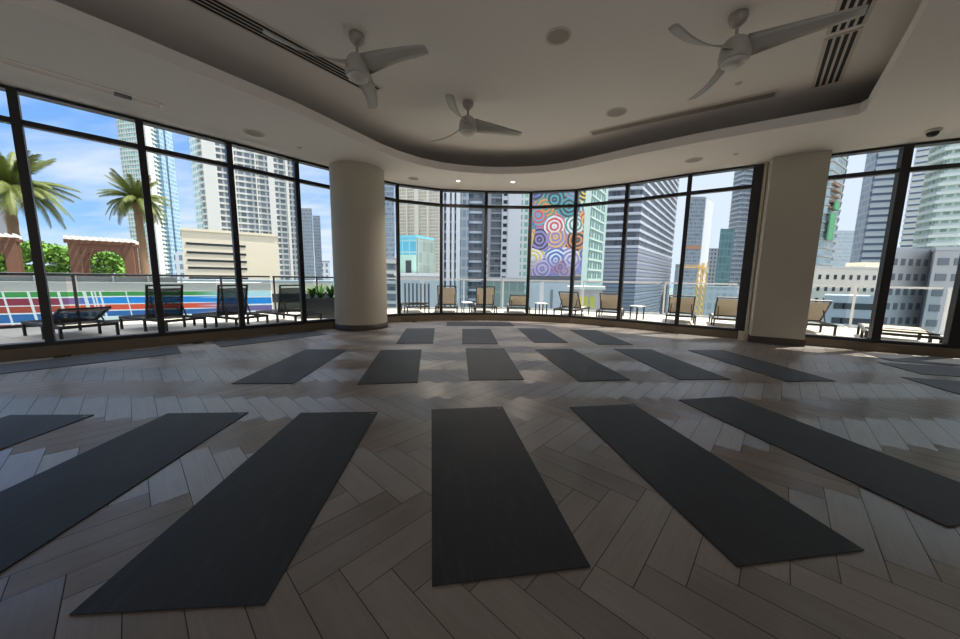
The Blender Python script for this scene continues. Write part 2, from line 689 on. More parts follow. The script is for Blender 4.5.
# curb under the windows
mb = MB()
ci, co = off(-0.10), off(0.14)
for i in range(len(MUL) - 1):
    a, b, c, d = ci[i], ci[i + 1], co[i + 1], co[i]
    mb.quad((a[0], a[1], 0), (a[0], a[1], 0.15), (b[0], b[1], 0.15), (b[0], b[1], 0))
    mb.quad((a[0], a[1], 0.15), (d[0], d[1], 0.15), (c[0], c[1], 0.15), (b[0], b[1], 0.15))
    mb.quad((d[0], d[1], -0.1), (c[0], c[1], -0.1), (c[0], c[1], 0.15), (d[0], d[1], 0.15))
struct('baseboard_window', mb, CURB, 'brown wood faced curb below the curved window wall')

# windows: one bay per pair of mullions
MW = {15: 0.20, 17: 0.12, 18: 0.15}
for i in range(len(MUL) - 1):
    a, b = Vector(MUL[i]), Vector(MUL[i + 1])
    d = (b - a)
    L = d.length
    rz = math.atan2(d.y, d.x)
    root = link(bpy.data.objects.new('window_%d' % (i + 1), None))
    root.location = (a.x, a.y, 0.15)
    root.rotation_euler = (0, 0, rz)
    root['kind'] = 'structure'
    H = SOF - 0.15
    w = MW.get(i, 0.085)
    m1 = MB(); m1.box((0, 0.0, H / 2), (w, 0.12, H)); m1.build('mullion', DARK_METAL, root)
    if i == len(MUL) - 2:
        m1 = MB(); m1.box((L, 0.0, H / 2), (w, 0.17, H)); m1.build('mullion', DARK_METAL, root)
    tz = TRANSOM - 0.15
    m1 = MB()
    m1.box((L / 2, 0, 0.03), (L - w, 0.15, 0.06))
    m1.build('sill_rail', DARK_METAL, root)
    m1 = MB(); m1.box((L / 2, 0, H - 0.02), (L - w, 0.15, 0.04)); m1.build('head_rail', DARK_METAL, root)
    m1 = MB(); m1.box((L / 2, 0, tz), (L - w, 0.10, 0.07)); m1.build('transom', DARK_METAL, root)
    for z0, z1 in ((0.06, tz - 0.0375), (tz + 0.0375, H - 0.04)):
        m1 = MB()
        m1.box((L / 2, 0.02, (z0 + z1) / 2), (L - w, 0.012, z1 - z0))
        m1.build('glass_pane', GLASS, root)

# round column
mb = MB()
CX, CY, CR = -2.78, 7.60, 0.575
mb.lathe([(CR, 0.1), (CR, SOF)], (CX, CY, 0), 64)
struct('wall_column', mb, COLUMN_PAINT, 'round plastered column near the left windows')
mb = MB()
mb.lathe([(CR + 0.012, 0.0), (CR + 0.012, 0.12), (CR, 0.125)], (CX, CY, 0), 64)
struct('baseboard_column', mb, mat('base_brown', srgb(56, 44, 34), 0.5, noise=0.1), 'dark base band round the column')

# square pillar by the right windows
pa, pb = Vector((5.47, 6.49)), Vector((6.17, 6.10))
pd = (pb - pa).normalized()
pn = Vector((-pd.y, pd.x))
pc = (pa + pb) / 2 + pn * 0.36
prz = math.atan2(pd.y, pd.x)
mb = MB(); mb.box((pc.x, pc.y, (SOF + 0.1) / 2), ((pb - pa).length, 0.72, SOF - 0.1), prz)
struct('wall_pillar', mb, COLUMN_PAINT, 'square plastered pillar between the right windows')
mb = MB(); mb.box((pc.x, pc.y, 0.065), ((pb - pa).length + 0.024, 0.744, 0.13), prz)
struct('baseboard_pillar', mb, MATS['base_brown'], 'dark base band round the square pillar')
# cream casing between pillar and the window jamb
cq = pa + pn * 0.30 - pd * 0.03
mb = MB(); mb.box((cq.x, cq.y, SOF / 2 + 0.08), (0.035, 0.10, SOF - 0.16), prz)
struct('trim_1', mb, CREAM_CASING, 'narrow cream casing along the left side of the square pillar')
mb = MB(); mb.box((cq.x - 0.05 * pd.x, cq.y - 0.05 * pd.y, 0.085), (0.14, 0.26, 0.17), prz)  # curb end, sunlight on its side put into the cream colour
struct('trim_2', mb, CREAM_CASING, 'curb end at the foot of the pillar casing, cream for its sunlit side')

# ------------------------------------------------------------------ yoga mats
MATW, MATL, MATT = 0.66, 1.725, 0.006


def mat_mesh():
    mb = MB()
    nx, ny = 4, 10
    r = 0.004
    prof = [(-1, 0.0), (-1, MATT - 0.0015), (-1 + r * 2 / MATW, MATT)]
    grid = []
    for j in range(ny + 1):
        row = []
        y = -MATL / 2 + MATL * j / ny
        for i in range(nx + 1):
            x = -MATW / 2 + MATW * i / nx
            row.append(mb.vert((x, y, MATT)))
        grid.append(row)
    for j in range(ny):
        for i in range(nx):
            mb.face((grid[j][i], grid[j][i + 1], grid[j + 1][i + 1], grid[j + 1][i]))
    edge = [grid[0][i] for i in range(nx + 1)] + [grid[j][nx] for j in range(1, ny + 1)] + [grid[ny][i] for i in range(nx - 1, -1, -1)] + [grid[j][0] for j in range(ny - 1, 0, -1)]
    low = [mb.vert((mb.v[e][0], mb.v[e][1], 0.0003)) for e in edge]
    n = len(edge)
    for k in range(n):
        mb.face((edge[k], low[k], low[(k + 1) % n], edge[(k + 1) % n]))
    mb.face(low[::-1])
    return mb


H_ = 1.205
MAT_POS = [
    (-3.53, 1.74, 0.05, 'charcoal yoga mat at the left edge of the photo, front row, leftmost'),
    (-2.28, 1.83, 0.07, 'charcoal yoga mat in the front row, second from the left'),
    (-0.965 * H_, 1.565 * H_, 0.073, 'charcoal yoga mat in the front row, just left of the centre one'),
    (0.022 * H_, 1.688 * H_, 0.150, 'charcoal yoga mat in the middle of the front row, pointing straight ahead'),
    (1.088 * H_, 1.779 * H_, 0.147, 'charcoal yoga mat in the front row, just right of the centre one'),
    (2.52, 2.40, 0.19, 'charcoal yoga mat in the front row, farthest right, running off the photo'),
    (-2.027 * H_, 3.598 * H_, 0.058, 'dark grey yoga mat in the second row, first from the left'),
    (-0.961 * H_, 3.654 * H_, 0.150, 'dark grey yoga mat in the second row in front of the round column'),
    (0.126 * H_, 3.821 * H_, 0.067, 'dark grey yoga mat in the second row, behind the central front mat'),
    (1.154 * H_, 3.852 * H_, 0.140, 'dark grey yoga mat in the second row, fourth from the left'),
    (2.266 * H_, 3.941 * H_, 0.059, 'dark grey yoga mat in the second row, fifth from the left'),
    (3.347 * H_, 3.946 * H_, 0.073, 'dark grey yoga mat in the second row, rightmost, towards the square pillar'),
    (-5.33, 4.40, -0.756, 'dark grey yoga mat alongside the left windows, nearest the left edge of the photo'),
    (-3.93, 6.10, -0.70, 'dark grey yoga mat alongside the left windows, close to the round column'),
    (-1.062 * H_, 5.527 * H_, 0.121, 'small looking dark mat in the third row, just right of the round column'),
    (-0.029 * H_, 5.561 * H_, 0.056, 'small looking dark mat in the third row, second from the round column'),
    (1.078 * H_, 5.754 * H_, 0.066, 'small looking dark mat in the third row, third from the round column'),
    (2.50, 6.82, 0.045, 'small looking dark mat in the third row, farthest right'),
    (0.0, 8.42, math.pi / 2 + 0.09, 'dark yoga mat laid crosswise at the far end below the curved windows'),
    (7.42, 5.04, -1.94, 'dark yoga mat at the right edge, farthest of three, next to the right windows'),
    (6.91, 4.40, -1.823, 'dark yoga mat at the right edge, middle one of three'),
    (6.26, 3.60, -1.83, 'dark yoga mat at the right edge, nearest of three'),
]
mat0 = mat_mesh().build('yoga_mat', MAT_RUBBER)
lg = MB()
for k in range(5):
    lg.box((MATW / 2 - 0.055 + k * 0.008, MATL / 2 - 0.035, MATT + 0.0004), (0.005, 0.012, 0.0006))
logo0 = lg.build('logo_mark', mat('logo_grey', srgb(150, 150, 150), 0.6), mat0)
tag(logo0, 'small pale grey printed mark at the far right corner')
for i, (x, y, a, lab) in enumerate(MAT_POS):
    if i == 0:
        o = mat0
    else:
        o = mat0.copy()
        COL.objects.link(o)
        if i < 6:
            l2 = logo0.copy()
            COL.objects.link(l2)
            l2.parent = o
    o.location = (x, y, 0.0005)
    o.rotation_euler = (0, 0, a)
    tag(o, lab, 'yoga mat', 'yoga mats laid out on the floor')


# ------------------------------------------------------------------ ceiling fans
def blade_mesh():
    mb = MB()
    secs = []
    n = 12
    for k in range(n + 1):
        t = k / n
        r = 0.10 + 0.82 * t
        w = 0.05 * (1 - t) ** 1.6 + 0.165 - 0.035 * t
        if k == n:
            w *= 0.86
        pitch = -R(30 * (1 - t) + 11)
        z = 0.055 * (1 - t) ** 2 - 0.01 + 0.03 * t * t
        sweep = -0.05 * math.sin(math.pi * t)
        row = []
        for s, th in ((-0.5, 0.0), (-0.2, 0.010), (0.2, 0.010), (0.5, 0.0), (0.2, -0.004), (-0.2, -0.004)):
            u = s * w
            row.append(mb.vert((r, sweep + u * math.cos(pitch) - th * math.sin(pitch), z + u * math.sin(pitch) + th * math.cos(pitch))))
        secs.append(row)
    for a, b in zip(secs, secs[1:]):
        for i in range(6):
            j = (i + 1) % 6
            mb.face((a[i], b[i], b[j], a[j]), None, 0, True)
    mb.face(secs[0])
    mb.face(secs[-1][::-1])
    return mb


def make_fan():
    root = thing('ceiling_fan', None, None)
    mb = MB(); mb.lathe([(0.0, 0.0), (0.085, 0.0), (0.088, -0.03), (0.075, -0.07), (0.045, -0.10), (0.03, -0.115), (0.0, -0.115)], n=28); mb.build('canopy', FAN_METAL, root)
    mb = MB(); mb.lathe([(0.016, -0.09), (0.016, -0.24)], n=14); mb.build('downrod', FAN_METAL, root)
    mb = MB(); mb.lathe([(0.0, -0.215), (0.03, -0.22), (0.09, -0.235), (0.118, -0.27), (0.135, -0.33), (0.142, -0.39), (0.138, -0.43), (0.122, -0.447), (0.0, -0.447)], n=36)
    mb.build('motor_housing', FAN_WHITE, root)
    mb = MB(); mb.lathe([(0.115, -0.443), (0.108, -0.468), (0.08, -0.487), (0.0, -0.495)], n=32); mb.build('lamp_lens', FAN_LENS, root)
    bm = blade_mesh()
    first = None
    for k in range(3):
        if first is None:
            o = first = bm.build('blade', FAN_WHITE, root)
        else:
            o = first.copy(); COL.objects.link(o); o.parent = root
        o.location = (0, 0, -0.375)
        o.rotation_euler = (0, 0, R(120 * k))
    return root


FANS = [(-1.47, 4.13, R(-22), 'white three blade ceiling fan on the left, beside the long black slot vent'),
        (2.63, 3.76, R(-38), 'white three blade ceiling fan on the right, near the short slot vents'),
        (-0.245, 5.54, R(17), 'small looking white ceiling fan farthest back, in the middle of the ceiling')]
fan0 = make_fan()
for i, (x, y, a, lab) in enumerate(FANS):
    o = fan0 if i == 0 else copy_tree(fan0)
    o.location = (x, y, TOP - 0.001)
    o.rotation_euler = (0, 0, a)
    tag(o, lab, 'ceiling fan', 'ceiling fans')


# ------------------------------------------------------------------ ceiling fittings
def diffuser(a, b, width, nslots, z, label, slot_frac=0.5, name='slot_diffuser', fm=None):
    a, b = Vector(a), Vector(b)
    d = b - a
    L = d.length
    rz = math.atan2(d.y, d.x)
    root = thing(name, label, 'air vent', ((a.x + b.x) / 2, (a.y + b.y) / 2, z), rz)
    mb = MB()
    mb.box((0, 0, -0.006), (L + 0.05, width + 0.05, 0.010))
    mb.build('frame', fm or GRILLE, root)
    p = width / nslots
    for k in range(nslots):
        mb = MB()
        mb.box((0, -width / 2 + p * (k + 0.5), -0.013), (L, p * slot_frac, 0.004))
        mb.build('slot', SLOT, root)
    return root


diffuser((-3.34, 3.04), (-1.62, 5.25), 0.24, 4, TOP, 'long black four slot vent in the upper ceiling behind the left fan', 0.6)
diffuser((3.98, 4.0), (4.74, 4.90), 0.25, 4, TOP, 'four slot vent in the upper ceiling at the right corner of the tray', 0.58)
diffuser((3.02, 2.78), (3.90, 3.90), 0.25, 4, TOP, 'four slot vent at the top edge of the photo, above the right fan blade', 0.58)
SHADE = mat('slot_shadow_grey', srgb(140, 132, 124), 0.8)
rt = diffuser((2.06, 6.56), (4.26, 5.16), 0.15, 1, TOP, 'long thin single slot vent along the right side of the tray', 0.9)
for ch in children(rt):
    if ch.name.startswith('slot'):
        ch.data.materials[0] = SHADE

# recessed track in the left soffit
a, b = Vector((-6.45, 2.85)), Vector((-4.56, 4.95))
d = b - a
root = thing('track_light', 'long recessed linear track light in the soffit above the left windows', 'light', ((a.x + b.x) / 2, (a.y + b.y) / 2, SOF), math.atan2(d.y, d.x))
mb = MB()
mb.box((0, 0.085, -0.006), (d.length, 0.03, 0.011)); mb.box((0, -0.085, -0.006), (d.length, 0.03, 0.011))
mb.box((d.length / 2, 0, -0.006), (0.03, 0.2, 0.011)); mb.box((-d.length / 2, 0, -0.006), (0.03, 0.2, 0.011))
mb.build('frame', mat('track_frame', srgb(240, 234, 228), 0.5), root)
mb = MB(); mb.box((0, 0, -0.003), (d.length - 0.02, 0.14, 0.004)); mb.build('channel', mat('track_channel', srgb(214, 202, 192), 0.7), root)
for t in (0.37, -0.08):
    mb = MB(); mb.box((d.length * t, 0, -0.012), (0.16, 0.11, 0.018)); mb.build('lamp_head', mat('lamp_head_dark', srgb(70, 64, 60), 0.6), root)


def round_fitting(x, y, z, r, label, cat, name, lens, rim=None, rim_w=0.025, group=None, h=0.008):
    root = thing(name, label, cat, (x, y, z), 0, group)
    mb = MB(); mb.lathe([(r + rim_w, 0.0), (r + rim_w, -h * 0.6), (r, -h), (r - 0.002, -0.001)], n=36); mb.build('rim', rim or GRILLE, root)
    mb = MB(); mb.lathe([(0, -h * 0.6), (r, -h * 0.6)], n=36); mb.build('cover' if lens is not SEAL else 'bulb', lens, root)
    return root


SPK = mat('speaker_grille', srgb(168, 160, 152), 0.8, bump=0.4, bscale=300)
round_fitting(0.84, 4.10, TOP, 0.12, 'round ceiling speaker in the upper ceiling, top centre of the photo', 'speaker', 'ceiling_speaker', SPK)
round_fitting(2.20, 5.78, TOP, 0.14, 'round ceiling speaker beside the long thin slot vent', 'speaker', 'ceiling_speaker', SPK)
round_fitting(-3.83, 5.79, SOF, 0.13, 'round flush speaker in the left soffit above the windows', 'speaker', 'ceiling_speaker', SPK)
round_fitting(4.11, 6.69, SOF, 0.13, 'round flush speaker in the right soffit left of the square pillar', 'speaker', 'ceiling_speaker', SPK)
round_fitting(-1.66, 8.20, SOF, 0.11, 'round flush speaker in the soffit just right of the round column', 'speaker', 'ceiling_speaker', SPK)
for x, lab in ((-0.59, 'lit round downlight in the far soffit, left one of the pair'), (0.75, 'lit round downlight in the far soffit, right one of the pair')):
    round_fitting(x, 8.33, SOF, 0.045, lab, 'downlight', 'downlight', SEAL, WHITE_PAINT, 0.02)
    ld = bpy.data.lights.new('downlight_beam', 'SPOT')
    ld.energy = 60
    ld.spot_size = R(140)
    ld.spot_blend = 0.6
    ld.shadow_soft_size = 0.05
    ld.color = (1, 0.88, 0.72)
    lo = link(bpy.data.objects.new('downlight_beam', ld))
    lo.location = (x, 8.33, SOF - 0.03)
for x, y, z, lab in ((-3.40, 6.39, SOF, 'tiny round sprinkler cover in the left soffit near the round column'),
                     (4.67, 6.36, SOF, 'tiny round sprinkler cover in the right soffit near the square pillar'),
                     (3.55, 4.93, TOP, 'tiny round sprinkler cover in the upper ceiling right of the right fan'),
                     (-0.88, 4.48, TOP, 'tiny round sprinkler cover in the upper ceiling right of the left fan')):
    round_fitting(x, y, z, 0.03, lab, 'sprinkler', 'sprinkler_cover', GRILLE, GRILLE, 0.012, h=0.012)
root = thing('security_camera', 'small black dome camera on the soffit above the right windows', 'camera', (6.84, 5.29, SOF))
mb = MB(); mb.lathe([(0.0, 0), (0.085, 0), (0.085, -0.03), (0.07, -0.035), (0, -0.035)], n=28); mb.build('base', GRILLE, root)
mb = MB(); mb.lathe([(0.065, -0.034), (0.06, -0.07), (0.04, -0.095), (0.0, -0.105)], n=28); mb.build('dome', BLACK_PLASTIC, root)

# ------------------------------------------------------------------ terrace
RAIL = [(-17.0, -1.30), (-11.87, 4.38), (-6.55, 10.25), (-4.4, 11.35), (-2.2, 12.1), (0.8, 12.65), (3.8, 12.35), (6.4, 11.5), (8.2, 10.4), (10.2, 9.0), (11.2, 7.9), (16.0, 5.0)]


def terrace():
    mb = MB()
    rail_out = [(p[0] + n[0] * 0.12, p[1] + n[1] * 0.12) for p, n in zip(RAIL, normals(RAIL))]
    wall = off(0.10)
    ring = wall + rail_out[::-1]
    poly = [Vector((p[0], p[1], 0)) for p in ring]
    tris = tessellate_polygon([poly])
    idx = [mb.vert((p.x, p.y, 0)) for p in poly]
    for tri in tris:
        a, b, c = [poly[i] for i in tri]
        t = [idx[i] for i in tri]
        if (b - a).cross(c - a).z < 0:
            t = t[::-1]
        mb.face(t, [(poly[i].x, poly[i].y) for i in t])
    for i in range(len(rail_out) - 1):
        a, b = rail_out[i], rail_out[i + 1]
        mb.quad((b[0], b[1], 0), (a[0], a[1], 0), (a[0], a[1], -0.6), (b[0], b[1], -0.6))
    m = bpy.data.materials.new('terrace_pavers')
    m.use_nodes = True
    t = N(m.node_tree)
    bs = t.n['Principled BSDF']
    tc = t.add('ShaderNodeTexCoord')
    br = t.add('ShaderNodeTexBrick')
    br.offset = 0.0
    t.put(br.inputs['Vector'], t.mapping(tc.outputs['Object'], rot=(0, 0, 0.3)))
    br.inputs['Color1'].default_value = srgb(206, 196, 182)
    br.inputs['Color2'].default_value = srgb(198, 189, 176)
    br.inputs['Mortar'].default_value = srgb(126, 120, 112)
    br.inputs['Scale'].default_value = 1.0
    br.inputs['Mortar Size'].default_value = 0.006
    br.inputs['Brick Width'].default_value = 0.6
    br.inputs['Row Height'].default_value = 0.6
    t.put(bs.inputs['Base Color'], br.outputs[0])
    bs.inputs['Roughness'].default_value = 0.65
    struct('terrace_floor', mb, m, 'pale paved terrace outside the windows')


terrace()

RAIL_LAB = {1: 'glass railing with top rail darkened for shade along the left terrace, before the striped mural',
            2: 'glass railing of the left terrace at the bend near the planter',
            3: 'short glass railing behind the round column',
            4: 'glass railing behind the dark flat lounger, right of the round column',
            5: 'glass railing in front of the coloured mural tower',
            6: 'glass railing in front of the dark louvred tower',
            7: 'glass railing left of the square pillar, behind two tan loungers',
            8: 'glass railing behind the square pillar',
            9: 'glass railing seen between the pillar and the next thick mullion',
            10: 'glass railing at the far right behind the flat lounger'}


def railing(i):
    a, b = Vector(RAIL[i]), Vector(RAIL[i + 1])
    d = b - a
    L = d.length
    root = thing('glass_railing', RAIL_LAB.get(i, 'glass railing out of the photo at the far left'), 'railing', (a.x, a.y, 0), math.atan2(d.y, d.x), 'terrace railings')
    hm = RAIL_SHADED if i < 3 else RAIL_LIT
    n = max(1, round(L / (1.3 if i < 3 else 1.9)))
    s = L / n
    mb = MB(); mb.box((L / 2, 0, 1.125), (L - 0.08, 0.055, 0.05)); mb.build('top_rail', hm, root)
    mb = MB(); mb.box((L / 2, 0, 0.03), (L - 0.08, 0.05, 0.06)); mb.build('base_channel', hm, root)
    post = pane = None
    for k in range(n):
        if post is None:
            mb = MB(); mb.box((0.07, 0, 0.58), (0.05, 0.05, 1.05)); post = o = mb.build('post', hm, root)
            mb = MB(); mb.box((s / 2 + 0.04, 0, 0.57), (s - 0.16, 0.012, 1.0)); pane = q = mb.build('glass_panel', RAIL_GLASS, root)
        else:
            o = post.copy(); COL.objects.link(o); o.parent = root
            q = pane.copy(); COL.objects.link(q); q.parent = root
        o.location.x = k * s
        q.location.x = k * s


for i in range(1, len(RAIL) - 1):
    railing(i)


# ------------------------------------------------------------------ loungers
def sling(name, color, open_weave=0.0):
    m = bpy.data.materials.new(name)
    m.use_nodes = True
    t = N(m.node_tree)
    b = t.n['Principled BSDF']
    tc = t.add('ShaderNodeTexCoord')
    ck = t.add('ShaderNodeTexChecker')
    t.put(ck.inputs[0], tc.outputs['Object'])
    ck.inputs['Scale'].default_value = 220
    ck.inputs[1].default_value = c4(color)
    ck.inputs[2].default_value = c4([c * 0.8 for c in color[:3]])
    t.put(b.inputs['Base Color'], ck.outputs[0])
    b.inputs['Roughness'].default_value = 0.85
    if open_weave:
        b.inputs['Alpha'].default_value = 1.0 - open_weave
    return m


SLING_TAN = sling('sling_tan', srgb(172, 160, 144))
SLING_SHADED = sling('sling_shaded', srgb(30, 30, 33), 0.32)  # tan sling drawn dark, backlight and shade put into its colour
LL, LW, SEAT_Z, HINGE = 1.55, 0.72, 0.27, 0.84


def make_lounger(name, ang, fabric, foot_len=HINGE):
    """x from the foot end to the head end, y across"""
    root = thing(name, None, None)
    y = LW / 2
    for s in (-1, 1):
        mb = MB(); mb.box((LL / 2, s * (y - 0.02), SEAT_Z - 0.02), (LL, 0.035, 0.05)); mb.build('side_rail', FRAME_DARK, root)
    for x in (0.0175, LL - 0.0175):
        mb = MB(); mb.box((x, 0, SEAT_Z - 0.02), (0.035, LW - 0.075, 0.05)); mb.build('end_rail', FRAME_DARK, root)
    for x in (0.03, HINGE, LL - 0.03):
        for s in (-1, 1):
            mb = MB(); mb.box((x, s * (y - 0.02), (SEAT_Z - 0.045) / 2), (0.045, 0.034, SEAT_Z - 0.045)); mb.build('leg', FRAME_DARK, root)
    mb = MB()
    mb.box((foot_len / 2 + 0.02, 0, SEAT_Z - 0.004), (foot_len - 0.04, LW - 0.08, 0.012))
    mb.build('seat_sling', fabric, root)
    BL = LL - HINGE - 0.02
    ca, sa = math.cos(ang), math.sin(ang)
    M = Matrix.Translation((HINGE, 0, SEAT_Z + 0.005)) @ Matrix.Rotation(-ang, 4, 'Y')
    mb = MB()
    for s in (-1, 1):
        mb.box((BL / 2, s * (y - 0.06), 0), (BL, 0.032, 0.032), M=M)
    mb.box((BL - 0.016, 0, 0), (0.032, LW - 0.15, 0.032), M=M)
    mb.box((0.016, 0, 0), (0.032, LW - 0.15, 0.032), M=M)
    fr = mb.build('backrest_frame', FRAME_DARK, root)
    mb = MB()
    n = 6
    for k in range(n):
        x0, x1 = 0.03 + (BL - 0.11) * k / n, 0.03 + (BL - 0.11) * (k + 1) / n
        z0, z1 = [-0.018 * math.sin(math.pi * q / n) for q in (k, k + 1)]
        for dz, fl in ((0.004, False), (-0.004, True)):
            p = [M @ Vector(v) for v in ((x0, -y + 0.075, z0 + dz), (x1, -y + 0.075, z1 + dz), (x1, y - 0.075, z1 + dz), (x0, y - 0.075, z0 + dz))]
            mb.quad(*(p[::-1] if fl else p))
    mb.build('backrest_sling', fabric, fr)
    if ang > 0.2:
        top = M @ Vector((BL * 0.55, 0, -0.02))
        for s in (-1, 1):
            mb = MB()
            mb.bar((min(LL - 0.05, top.x + 0.18), s * (y - 0.11), SEAT_Z - 0.02), (top.x, s * (y - 0.11), top.z), 0.02)
            mb.build('support_strut', FRAME_DARK, root)
    return root


def place(o, head, dirv, label, group):
    """head: point under the middle of the head end; dirv points from the foot to the head"""
    d = Vector(dirv).normalized()
    p = Vector(head) - d * LL
    o.location = (p.x, p.y, 0.0005)
    o.rotation_euler = (0, 0, math.atan2(d.y, d.x))
    tag(o, label, 'lounger', group)


GL, GC = 'loungers darkened for shade on the left terrace', 'tan loungers on the sunlit terrace'
dark_up = make_lounger('sun_lounger', R(80), SLING_SHADED)
dark_low = make_lounger('sun_lounger', R(24), SLING_SHADED)
tan_up = make_lounger('sun_lounger', R(70), SLING_TAN)
tan_mid = make_lounger('sun_lounger', R(50), SLING_TAN)
tan_low = make_lounger('sun_lounger', R(34), SLING_TAN)
tan_flat = make_lounger('sun_lounger', R(3), SLING_TAN)
dark_flat = make_lounger('sun_lounger', R(8), SLING_SHADED)


def corner_head(A, d):
    """A: left corner of the foot end; d: direction to the head"""
    d = Vector(d).normalized()
    n = Vector((-d.y, d.x))
    return Vector(A) + n * (LW / 2) + d * LL, d


h, d = corner_head((-8.45, 5.92), (0.93, -0.37)); place(dark_low, h, d, 'dark mesh lounger with lowered back before the left windows, next to the leftmost mullion', GL)
h, d = corner_head((-9.6, 5.1), (0.93, -0.37)); o = copy_tree(dark_low); place(o, h, d, 'dark lounger cut off by the left edge of the photo', GL)
h, d = corner_head((-7.62, 6.80), (0.945, -0.32)); place(dark_up, h, d, 'dark mesh lounger with upright back right behind the second mullion from the left', GL)
h, d = corner_head((-6.62, 7.42), (0.93, -0.37)); o = copy_tree(dark_up); place(o, h, d, 'dark mesh lounger with upright back in front of the cream office block', GL)
h, d = corner_head((-5.70, 8.22), (0.90, -0.44)); o = copy_tree(dark_up); place(o, h, d, 'dark mesh lounger with upright back next to the leafy planter', GL)
place(dark_flat, (-1.95, 10.25), (0.35, -0.93), 'dark lounger lying flat, just right of the round column', GC)
place(tan_up, (-1.08, 10.30), (0.06, -1.0), 'tan lounger with upright back in the second window bay right of the round column', GC)
o = copy_tree(tan_up); place(o, (0.20, 10.55), (0.06, -1.0), 'tan lounger with upright back behind the middle mullion, below the lavender tower', GC)
place(tan_low, (1.26, 10.45), (-0.05, -1.0), 'tan lounger with low reclined back, left of the mural tower', GC)
place(tan_mid, (2.62, 10.1), (-0.55, -0.83), 'tan lounger with upright back turned sideways below the coloured mural', GC)
o = copy_tree(tan_mid); place(o, (3.82, 9.65), (-0.45, -0.90), 'tan lounger with upright back below the pale green office', GC)
o = copy_tree(tan_mid); place(o, (5.45, 8.8), (-0.50, -0.86), 'tan lounger with upright back below the distant curved tower', GC)
o = copy_tree(tan_mid); place(o, (6.32, 8.15), (-0.52, -0.85), 'tan lounger with upright back beside the thick jamb left of the square pillar', GC)
o = copy_tree(tan_mid); place(o, (7.75, 7.45), (-0.45, -0.89), 'tan lounger with upright back partly hidden behind the right edge of the square pillar', GC)
tan_flat.scale = (1.25, 1.3, 1.0)
place(tan_flat, (8.55 - 0.39 * 0.72, 6.62 - 0.39 * 0.69), (-0.72, -0.69), 'tan lounger lying flat in the rightmost window', GC)


def side_table():
    root = thing('side_table', None, None)
    mb = MB(); mb.box((0, 0, 0.405), (0.32, 0.32, 0.03)); mb.build('table_top', WHITE_PAINT, root, 0.005)
    for sx in (-1, 1):
        for sy in (-1, 1):
            mb = MB(); mb.box((sx * 0.13, sy * 0.13, 0.195), (0.03, 0.03, 0.39)); mb.build('leg', FRAME_DARK, root)
    return root


st0 = side_table()
for i, (x, y, lab) in enumerate(((4.86, 10.05, 'small white side table in front of the dark louvred tower'),
                                 (1.98, 10.55, 'small white side table at the left edge of the mural bay'),
                                 (-0.43, 10.45, 'small white side table between the two upright tan loungers left of centre'))):
    o = st0 if i == 0 else copy_tree(st0)
    o.location = (x, y, 0.0005)
    o.rotation_euler = (0, 0, 0.3)
    tag(o, lab, 'side table', 'white terrace side tables')

# planter with strappy plant by the column
LEAF = mat('leaf_green', srgb(70, 112, 44), 0.55, noise=0.25, nscale=3)
PLANTER = mat('planter_slate', srgb(40, 44, 50), 0.6, noise=0.1)
root = thing('planter', 'dark box planter with leafy plant outside, left of the round column', 'planter', (-4.30, 9.35, 0.0005), R(15))
mb = MB()
mb.box((0, 0.27, 0.28), (1.3, 0.06, 0.56)); mb.box((0, -0.27, 0.28), (1.3, 0.06, 0.56))
mb.box((0.62, 0, 0.28), (0.06, 0.48, 0.56)); mb.box((-0.62, 0, 0.28), (0.06, 0.48, 0.56)); mb.box((0, 0, 0.03), (1.18, 0.48, 0.06))
mb.build('box', PLANTER, root)
mb = MB(); mb.box((0, 0, 0.26), (1.18, 0.48, 0.44)); mb.build('soil', mat('soil', srgb(52, 42, 34), 0.95), root)
for k in range(5):
    mb = MB()
    px = -0.5 + 0.25 * k
    py = rnd.uniform(-0.1, 0.1)
    for q in range(26):
        a = rnd.uniform(0, 2 * math.pi)
        L = rnd.uniform(0.32, 0.58)
        lean = rnd.uniform(0.15, 0.95)
        dv = Vector((math.cos(a), math.sin(a), 0))
        sv = Vector((-math.sin(a), math.cos(a), 0))
        prev = None
        for s in range(6):
            t = s / 5
            w = 0.035 * math.sin(math.pi * min(1, t * 0.85 + 0.15)) + 0.003
            c = Vector((px, py, 0.47)) + dv * (lean * L * t * t * 0.9 + 0.03 * t) + Vector((0, 0, L * t * (1 - 0.25 * lean * t)))
            cur = (mb.vert(c - sv * w), mb.vert(c + sv * w))
            if prev:
                mb.face((prev[0], prev[1], cur[1], cur[0]), None, 0, True)
            prev = cur
    mb.build('leafy_plant', LEAF, root)

# ------------------------------------------------------------------ raised pool garden on the left
LOW = mat('lower_deck_stone', srgb(150, 152, 156), 0.75, noise=0.06, nscale=0.7)
mb = MB()
mb.quad((-60, -12, -1.1), (-7.2, 11.6, -1.1), (-9.5, 20.0, -1.1), (-70, 30, -1.1))
struct('pool_deck', mb, LOW, 'lower grey pool deck beyond the left railing')


